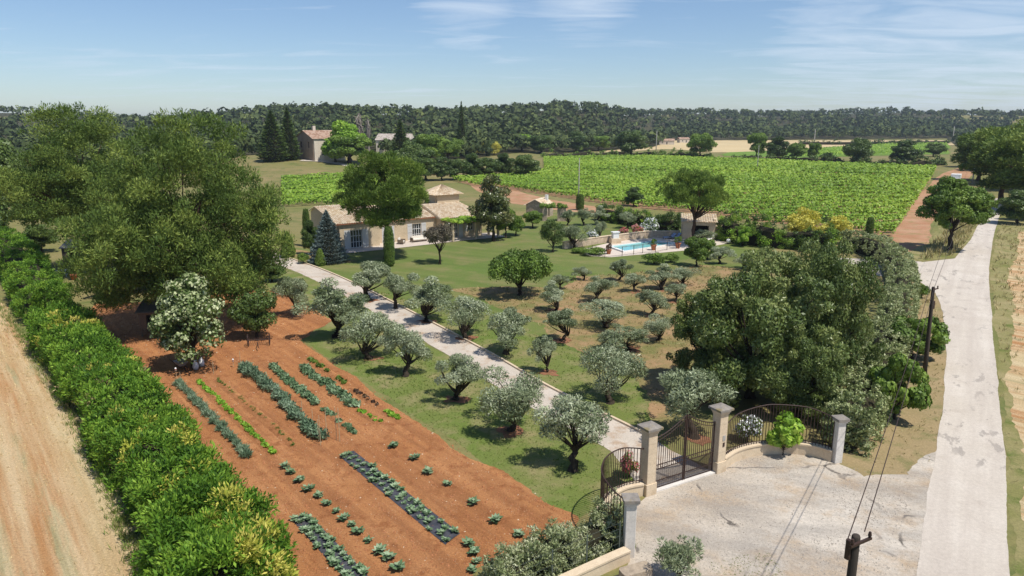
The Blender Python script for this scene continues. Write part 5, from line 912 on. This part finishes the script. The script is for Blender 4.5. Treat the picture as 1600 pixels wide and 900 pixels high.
GT_ = [('broadlow', 'broad_tree', 812, 462, 388, 128, 'broad low bright green tree on the lawn', 'tree'), ('purple', 'plum_tree', 687, 412, 345, 62, 'small round purple-brown tree before the villa', 'tree'), ('magnolia', 'magnolia_tree', 772, 377, 271, 88, 'tall glossy magnolia tree right of the villa', 'tree'), ('topiary', 'clipped_shrub', 864, 394, 338, 40, 'dark clipped rounded shrub on the lawn left of the pool', 'shrub'),
 ('broad0', 'young_tree', 1088, 416, 367, 42, 'thin young tree on the lawn right of the pool front', 'tree'), ('broad1', 'young_tree', 1105, 405, 370, 34, 'young tree just behind the thin one right of the pool', 'tree'), ('bush', 'low_shrub', 1022, 412, 392, 44, 'low green shrub in front of the pool', 'shrub'), ('bush', 'low_shrub', 1048, 410, 394, 28, 'smaller green shrub right of the low one before the pool', 'shrub'), ('bush', 'low_shrub', 925, 398, 385, 48, 'planted bed shrub at the left pool corner', 'shrub'), ('bush', 'low_shrub', 905, 395, 386, 30, 'low shrub along the pool wall foot', 'shrub'),
 ('broad1', 'fruit_tree', 806, 368, 333, 34, 'fruit tree between magnolia and stone hut', 'tree'), ('broad0', 'fruit_tree', 832, 356, 328, 36, 'rounded fruit tree in front of the stone hut', 'tree'), ('broad1', 'fruit_tree', 790, 372, 318, 40, 'green tree right behind the magnolia', 'tree'), ('roadtree', 'roadside_tree', 1483, 390, 276, 104, 'full dark green tree standing alone at the road junction', 'tree'),
 ('fig0', 'fig_tree', 1424, 560, 478, 100, 'fig tree right behind the utility pole', 'tree'), ('fig1', 'fig_tree', 1398, 655, 545, 92, 'fig tree on the bank above the right pillar', 'tree'), ('bush', 'low_shrub', 1440, 466, 441, 26, 'small shrub between curved hedge and side lane', 'shrub'), ('dark0', 'dark_shrub', 402, 528, 445, 74, 'dense dark shrub between the flowering tree and the olives', 'shrub'),
 ('greyshrub', 'grey_shrub', 1062, 905, 836, 104, 'sparse grey-green shrub at the bottom of the forecourt', 'shrub'), ('yellowbush0', 'yellow_shrub', 1252, 376, 322, 74, 'left and larger yellow shrub behind the oak thicket', 'shrub'), ('yellowbush1', 'yellow_shrub', 1300, 380, 336, 56, 'right, paler yellow shrub behind the oak thicket', 'shrub'), ('fresh0', 'lawn_shrub', 1160, 385, 352, 24, 'small yellow-green tree at the end of the lawn', 'tree'),
 ('dark1', 'dark_bush', 990, 322, 293, 34, 'dark purplish bush standing up in the vineyard', 'shrub'), ('fresh1', 'farm_tree', 545, 254, 190, 66, 'bright green round tree in front of the barn', 'tree'), ('broad0', 'farm_tree', 548, 257, 208, 74, 'darker bushy tree beside the old farmhouse', 'tree'), ('fresh0', 'farm_tree', 524, 254, 212, 48, 'yellow-green tree touching the farmhouse corner', 'tree'),
 ('fircone', 'fir_tree', 453, 250, 168, 40, 'tall dark fir left of the old farmhouse', 'fir'), ('fircone', 'cedar_tree', 428, 252, 172, 56, 'grey-green cedar left of the tall dark fir', 'cedar'), ('fircone', 'cedar_tree', 627, 252, 186, 40, 'dark cedar right of the barn', 'cedar'), ('fircone', 'fir_tree', 722, 245, 158, 22, 'slim tall conifer rising above the forest edge', 'fir'), ('barepoplar', 'bare_poplar', 563, 240, 162, 26, 'leafless grey poplar behind the barn', 'tree'), ('barepoplar', 'bare_poplar', 577, 240, 172, 18, 'smaller leafless poplar right of the first', 'tree'),
 ('yellowbush0', 'yellow_bush', 718, 243, 220, 34, 'left yellow-green bush behind the oak row', 'shrub'), ('yellowbush1', 'yellow_bush', 748, 243, 219, 30, 'middle yellow-green bush behind the oak row', 'shrub'), ('yellowbush0', 'yellow_bush', 772, 243, 220, 26, 'right yellow-green bush behind the oak row', 'shrub'), ('hedgecone', 'dark_cypress', 763, 244, 219, 9, 'dark cypress between two yellow bushes', 'cypress'),
 ('dark0', 'field_oak', 822, 279, 237, 54, 'round dark oak at the corner of the vineyard', 'oak'), ('dark1', 'field_oak', 787, 277, 240, 40, 'oak second in the row left of the vineyard', 'oak'), ('dark0', 'field_oak', 762, 279, 242, 40, 'oak third in the row left of the vineyard', 'oak'), ('dark1', 'field_oak', 738, 280, 240, 44, 'oak fourth in the row left of the vineyard', 'oak'), ('dark0', 'field_oak', 712, 281, 244, 38, 'oak fifth in the row left of the vineyard', 'oak'), ('dark1', 'field_oak', 690, 282, 246, 36, 'last oak in the row, behind the villa tower', 'oak'),
 ('dark0', 'field_tree', 986, 246, 199, 58, 'big dark round tree at the back edge of the vineyard', 'tree'), ('broad1', 'field_tree', 1094, 247, 204, 52, 'grey-green round tree before the wheat field', 'tree'), ('broad0', 'field_tree', 1181, 249, 204, 34, 'slender tree on the field edge right of the wheat', 'tree'), ('dark1', 'field_tree', 1214, 250, 214, 40, 'tree third in the field-edge row', 'tree'), ('broad1', 'field_tree', 1244, 252, 220, 34, 'tree fourth in the field-edge row', 'tree'), ('broad0', 'field_tree', 1271, 251, 221, 22, 'thin tree fifth in the field-edge row', 'tree'), ('dark0', 'field_tree', 1338, 256, 211, 50, 'large dark tree in the field-edge row', 'tree'), ('dark1', 'field_tree', 1412, 258, 220, 50, 'dark round tree near the right end of the field-edge row', 'tree'), ('dark0', 'field_tree', 1458, 245, 221, 36, 'dark tree behind the right end of the vineyard', 'tree'), ('dark1', 'field_tree', 1292, 254, 239, 26, 'low bush in the field-edge row', 'shrub'),
 ('dark0', 'meadow_tree', 640, 275, 215, 60, 'dark tree behind the round-headed pine', 'tree'), ('broad0', 'meadow_tree', 672, 262, 205, 54, 'mid green tree behind the villa', 'tree'), ('dark1', 'meadow_tree', 665, 282, 235, 60, 'dark green tree above the villa roof', 'tree'), ('broad1', 'meadow_tree', 700, 255, 212, 44, 'tree between the villa tower and yellow bushes', 'tree'), ('dark0', 'meadow_tree', 845, 240, 208, 50, 'dark tree at the forest edge above the parked car', 'tree'), ('fresh1', 'meadow_tree', 815, 236, 210, 40, 'lighter tree at the forest edge left of the parked car', 'tree'), ('dark1', 'meadow_tree', 900, 238, 206, 46, 'dark tree at the forest edge above the concrete pole', 'tree'), ('broad0', 'meadow_tree', 935, 236, 210, 40, 'mid green tree left of the big dark round tree', 'tree'),
 ('farpine0', 'roadside_pine', 1562, 318, 196, 130, 'big pine leaning over the far end of the road', 'pine'), ('farpine1', 'roadside_pine', 1610, 330, 188, 150, 'pine at the right edge of the picture', 'pine'), ('farpine1', 'roadside_pine', 1575, 268, 192, 100, 'pine of the right wood, behind the lorry side', 'pine'), ('farpine0', 'roadside_pine', 1640, 300, 182, 150, 'pine half cut by the right edge', 'pine'), ('farpine1', 'roadside_pine', 1545, 262, 198, 80, 'small rear pine of the right wood', 'pine'), ('farpine0', 'roadside_pine', 1528, 282, 200, 90, 'farther pine left of the road end', 'pine'), ('farpine1', 'roadside_pine', 1590, 290, 186, 120, 'tall pine behind the two at the road end', 'pine'), ('dark1', 'roadside_bush', 1588, 350, 298, 66, 'round green bush at the right roadside', 'shrub'), ('dark0', 'roadside_bush', 1618, 345, 290, 70, 'bush at the right edge beside the round one', 'shrub'), ('fresh0', 'roadside_bush', 1520, 336, 290, 44, 'lighter tree right behind the junction tree', 'tree'),
 ('dark0', 'wood_tree', 10, 345, 205, 110, 'dark tree at the far left edge', 'tree'), ('broad0', 'wood_tree', 55, 375, 262, 90, 'green tree behind the far block of hedge', 'tree'), ('dark1', 'wood_tree', -25, 390, 240, 110, 'dark tree cut by the left edge', 'tree'), ('dark0', 'wood_tree', 66, 395, 345, 60, 'dark bush beside the grey-roofed shed', 'shrub'), ('broad1', 'wood_tree', 185, 462, 418, 80, 'loose green shrub beneath the left pine', 'shrub'), ('dark1', 'wood_tree', 245, 450, 400, 80, 'dark undergrowth under the big pines', 'shrub'), ('dark0', 'wood_tree', 375, 455, 395, 80, 'dark undergrowth right of the big pine trunk', 'shrub'), ('dark1', 'wood_tree', 425, 440, 405, 44, 'shrub beside the driveway bend', 'shrub'),
 ('spruce', 'blue_spruce', 514, 410, 328, 66, 'blue-grey spruce in front of the villa gable', 'spruce'), ('conelet', 'clipped_cone', 451, 402, 362, 26, 'small green clipped cone at the drive bend', 'shrub'), ('conelet', 'clipped_cone', 501, 415, 388, 20, 'smallest clipped cone below the spruce', 'shrub'), ('bush', 'low_shrub', 474, 412, 393, 22, 'grey shrub between the two clipped cones', 'shrub'), ('dark1', 'villa_shrub', 486, 398, 345, 30, 'dark shrub behind the spruce', 'shrub'),
 ('column', 'column_cypress', 609, 416, 353, 17, 'slim dark cypress in front of the round-headed pine', 'cypress'), ('column', 'column_cypress', 419, 425, 368, 15, 'slim cypress beside the drive bend', 'cypress'), ('column', 'column_cypress', 481, 385, 326, 12, 'slim cypress at the villa gable', 'cypress'), ('column', 'column_cypress', 906, 328, 303, 13, 'slim cypress at the foot of the concrete pole', 'cypress'), ('column', 'column_cypress', 1357, 375, 339, 12, 'slim cypress at the vineyard corner', 'cypress')]
for (k, nm, bx, by, ty, wp, lb, ct) in GT_: at_px(k, nm, bx, by, ty, wp, lb, ct)
# flowering tree with cream heads
rng = np.random.default_rng(91); c, r = blobs(rng, 70, (0, 0, 2.4), (1.95, 1.95, 1.7), .5, -.85, (.6, .98)); c2, r2 = blobs(rng, 26, (0, 0, 4.3), (.85, .85, 1.0), .42, -.6, (.6, .98)); c = np.concatenate([c, c2]); r = np.concatenate([r, r2])
lv = crown_mesh('crown', [blob_leaves(rng, c, r, 9000, .2, .1)], M['darkgreen']); fl = crown_mesh('flowers', [blob_leaves(rng, c, r * 1.06, 5600, .17, .13, .1, .3, .0, (.9, 1.1))], M['cream'])
SPEC['flower'] = (trunk_mesh('trunk', rng, c, (0, 0, 1.4), .14, M['bark'], .6, 24), lv, 5.4, 2.35, [('flowers', fl)]); at_px('flower', 'flowering_tree', 304, 575, 427, 128, 'cream-flowering evergreen tree standing at the top of the vegetable garden', 'tree')
def flowerbush(bx, by, ty, wp, fm, label, seed):
    g_ = np.random.default_rng(seed); c, r = blobs(g_, 24, (0, 0, .9), (.85, .85, .75), .35, -.8, (.4, .95)); key = f'fb{seed}'
    SPEC[key] = (trunk_mesh('trunk', g_, c, (0, 0, .4), .05, M['bark'], .5, 8), crown_mesh('crown', [blob_leaves(g_, c, r, 2200, .16, .07)], M['green']), 1.8, 1.1, [('flowers', crown_mesh('flowers', [blob_leaves(g_, c, r * 1.05, 900, .15, .14, .1, .3, -.1, (.9, 1.1))], M[fm]))]); at_px(key, 'flowering_bush', bx, by, ty, wp, label, 'bush', 'flowering bushes behind the pool wall')
flowerbush(927, 380, 357, 22, 'whitefl', 'white flowering bush behind the left part of the pool wall', 1); flowerbush(974, 372, 354, 20, 'pinkfl', 'dull pink flowering bush behind the pool wall', 2); flowerbush(995, 371, 350, 20, 'pinkfl', 'red-pink flowering bush behind the pool wall', 3); flowerbush(1004, 369, 348, 14, 'whitefl', 'white flowering bush right of the red-pink one', 4); flowerbush(1017, 367, 340, 30, 'whitefl', 'largest white-dotted bush at the right end of the pool wall', 5); flowerbush(1168, 690, 648, 46, 'whitefl', 'white rose bush behind the railing right of the gate', 6); flowerbush(984, 745, 705, 34, 'pinkfl', 'rose bush with red flowers behind the left railing', 7)
cb = Vector(RW[len(RW) * 11 // 20]); plant('climber', 'climbing_fig', cb + Vector((-.15, -.25, 0)), 2.75, 0, 'bright green big-leaved climber hanging over the right railing', 'climber', R=1.05, rz=.1)
# ------------------------------------------------------------------ vegetable garden
def row(name, a, b, w_, h, n, Ln, Wd, mat, label, seed, out=.3, up=.6, gaps=0.):
    w_ *= .85; h *= .85; g_ = np.random.default_rng(seed); A_, B_ = G(*a), G(*b); L_ = (B_ - A_).length; np_ = int(L_ / max(.28, w_ * .5)); t = (np.arange(np_) + .5 + .2 * g_.normal(size=np_)) / np_; t = t[g_.random(np_) >= gaps]
    d = (B_ - A_).normalized(); nr = np.array([-d.y, d.x, 0]); c = np.array(A_) + np.outer(t, np.array(B_ - A_)) + np.outer(g_.normal(size=len(t)) * w_ * .12, nr); hh = h * g_.uniform(.7, 1.2, len(t)); c[:, 2] = hh * .5
    r = np.stack([w_ * .5 * g_.uniform(.75, 1.2, len(t))] * 2 + [hh * .5], 1); V, F, tt = blob_leaves(g_, c, r, n, Ln, Wd, out, up, -.6, (.2, 1.05)); o = empty(name, A_, 0, label, 'vegetables'); V = V - np.array(A_); link('leaves', npmesh('leaves', V, F, M[mat], tt), o)
    rv = []; nk = int(L_ / .3) + 2; pf = [(-1, 0), (-.6, .05), (-.2, .085), (.2, .085), (.6, .05), (1, 0)]; hwid = max(.32, w_ * .75)
    for q in range(nk):
        p = A_.lerp(B_, q / (nk - 1)) - A_; ed = min(1, 4 * min(q, nk - 1 - q) / nk + .1)
        for e, zz_ in pf: rv.append((p.x + nr[0] * hwid * (e + .08 * g_.normal()), p.y + nr[1] * hwid * (e + .08 * g_.normal()), .009 + zz_ * (1 + .35 * g_.normal()) * ed))
    MB().add(rv, [(i * 6 + j, i * 6 + j + 1, i * 6 + j + 7, i * 6 + j + 6) for i in range(nk - 1) for j in range(5)]).build('earth_ridge', M['soil'], o)
    s_ = MB()
    for q in c: s_.box((q[0] - A_.x, q[1] - A_.y, q[2] * .5), (.03, .03, q[2]))
    s_.build('stems', M['blade'], o); return o
row('leek_row', (277, 598), (390, 716), .6, .38, 6500, .3, .045, 'leek', 'blue-green leek row nearest the tall hedge', 1, .5, .9); row('lettuce_row', (310, 596), (429, 711), .42, .22, 4200, .14, .08, 'lettuce', 'narrow bright green row, second from the hedge', 2)
row('sparse_row', (338, 592), (462, 697), .3, .2, 1000, .18, .03, 'blade', 'thin patchy row with yellowing shoots, third from the hedge', 3, .5, .9, .35); row('bean_row', (380, 577), (432, 618), .95, .75, 4200, .26, .06, 'leek', 'upper half of the tall blue-green bean row', 4, .4, .9); row('bean_row', (434, 620), (500, 690), .9, .6, 5000, .22, .08, 'leek', 'lower half of the tall row with canes', 5, .35, .7)
row('cabbage_row', (424, 573), (496, 634), .65, .36, 2600, .26, .13, 'cabbage', 'dark leafy cabbage row right of the tall row', 6, .4, .3); row('cabbage_row', (506, 640), (556, 679), .45, .25, 900, .2, .1, 'cabbage', 'sparse lower continuation of the dark cabbage row', 7, .4, .3, .25); row('courgette_row', (473, 576), (556, 637), .85, .36, 2800, .27, .14, 'cabbage', 'wide courgette row second from the lawn', 8, .4, .3)
row('salad_row', (561, 642), (594, 661), .4, .18, 700, .14, .09, 'lettuce', 'short light green salad row below the courgettes', 9); row('herb_row', (483, 562), (545, 603), .5, .3, 900, .18, .09, 'green', 'gappy row of green plants along the lawn edge', 10, .3, .4, .3); row('beet_row', (548, 606), (590, 635), .4, .26, 500, .16, .08, 'redleaf', 'dark red leafed plants in the row along the lawn', 11, .3, .4, .4); row('salad_row', (603, 643), (624, 655), .45, .2, 700, .14, .09, 'lettuce', 'short bright lettuce row at the lawn end of the garden', 12)
def film(pts, label, seed):
    P = pxs(pts); g_ = np.random.default_rng(seed); o = empty('mulch_film', P[0], 0, label, 'plastic film'); V = []; nu, nv = 26, 5
    for i in range(nu + 1):
        for j in range(nv + 1):
            p = P[0].lerp(P[3], i / nu).lerp(P[1].lerp(P[2], i / nu), j / nv); V.append((p.x - P[0].x, p.y - P[0].y, .022 + (.05 * g_.random() if 0 < j < nv else 0)))
    MB().add(V, [(i * (nv + 1) + j, i * (nv + 1) + j + 1, (i + 1) * (nv + 1) + j + 1, (i + 1) * (nv + 1) + j) for i in range(nu) for j in range(nv)]).build('sheet', M['plastic'], o); return P
FA = film([(530, 713), (553, 705), (719, 834), (696, 852)], 'long strip of black plastic film with melon plants in the red soil', 1); FB = film([(455, 812), (482, 803), (575, 900), (545, 912)], 'second strip of black film at the end of the hedge', 2)
VEG = []
for q in range(4):
    g_ = np.random.default_rng(700 + q); n = 46; a = g_.random(n) * 6.283; rr = g_.uniform(.02, .2, n); P = np.stack([rr * np.cos(a), rr * np.sin(a), .04 + .14 * g_.random(n)], 1); N = np.stack([np.cos(a), np.sin(a), .35 + 0 * a], 1); A = nrm(N + .3 * unit(g_, n)); B = nrm(np.cross(A, np.array([0, 0, 1.]) + .3 * unit(g_, n))); V, F = quads(P, A, B, g_.uniform(.12, .24, n), g_.uniform(.08, .15, n)); VEG.append(npmesh('plant', V, F, M['cabbage'], g_.random(n)))
def veg(P, s, label, group, i):
    o = link('vegetable_plant', VEG[i % 4]); o.location = (P.x, P.y, .02); o.scale = (s, s, s); o.rotation_euler[2] = i * 1.7; tag(o, label, 'plant', group)
ORD = 'first second third fourth fifth sixth seventh eighth ninth tenth eleventh twelfth thirteenth fourteenth'.split(); g_ = np.random.default_rng(33); k = 0
for F_, lb, gp, nr in ((FA, 'small melon plant growing through the long black film', 'plants on the long black film', 20), (FB, 'small plant growing through the black film beside the hedge', 'plants on the second black film', 14)):
    for i in range(nr):
        for j in (.22, .72): p = F_[0].lerp(F_[3], (i + .5 + .25 * g_.normal()) / nr).lerp(F_[1].lerp(F_[2], (i + .5) / nr), j + .1 * g_.normal()); veg(p, g_.uniform(.6, 1.1), lb, gp, k); k += 1
for i, (bx, by) in enumerate([(446, 731), (455, 740), (468, 753), (482, 767), (498, 777), (511, 789), (526, 801), (537, 813), (550, 822), (560, 833), (576, 847), (593, 864), (607, 874), (622, 890)]): veg(G(bx, by), g_.uniform(.9, 1.4), ORD[i] + ' plant from the top of the single line left of the long black film', 'single line of young plants', i)
for i, (bx, by) in enumerate([(615, 699), (648, 718), (669, 740), (700, 758), (740, 788), (774, 816), (811, 838)]): veg(G(bx, by), g_.uniform(.8, 1.5), ORD[i] + ' plant from the top in the sparse line between film and lawn', 'solitary plants in the right line', i + 2)
for i, (bx, by) in enumerate([(733, 852), (741, 866), (745, 880), (738, 893)]): veg(G(bx, by), g_.uniform(.9, 1.4), ORD[i] + ' small plant from the top in the short line below the film end', 'plants below the film end', i + 1)
# scrub along the field edges
hedge('hedgerow', catmull([GT(*p) for p in ((1150, 250), (1230, 252), (1300, 255), (1400, 259), (1470, 258))], 5), 5., lambda q: 1.6 + 1.2 * np.sin(q * 23) ** 2, 150, 1.2, 6000, .8, .4, [(1., 'darkgreen', 'foliage')], 'low dark scrub line along the back edge of the vineyard', 61, .3, .4, .4, .3)
hedge('hedgerow', catmull([GT(*p) for p in ((850, 246), (930, 243), (1010, 243), (1110, 247))], 5), 5., lambda q: 1.5 + 1.4 * np.sin(q * 17) ** 2, 130, 1.2, 5000, .8, .4, [(1., 'green', 'foliage')], 'low scrub line left of the wheat field', 62, .3, .4, .4, .3)
hedge('hedgerow', catmull([GT(*p) for p in ((1250, 226), (1350, 226), (1480, 224))], 5), 6., 3., 90, 1.8, 2500, 1.2, .6, [(1., 'darkgreen', 'foliage')], 'dark tree belt between far wheat field and forest', 63, .3, .4, .4, .3)
# ------------------------------------------------------------------ air between the camera and the hills
m, nt_, out_ = newmat('thin_haze'); pv = nn(nt_, 'ShaderNodeVolumePrincipled'); pv.inputs['Color'].default_value = (.75, .85, 1, 1); pv.inputs['Density'].default_value = .00012; pv.inputs['Anisotropy'].default_value = .2
nt_.links.new(pv.outputs[0], out_.inputs['Volume']); hz = MB().box((0, 2425, 39.5), (7020, 5170, 81)).build('haze', m); hz['kind'] = 'stuff'; tag(hz, 'thin blue summer haze over the whole valley', 'haze')
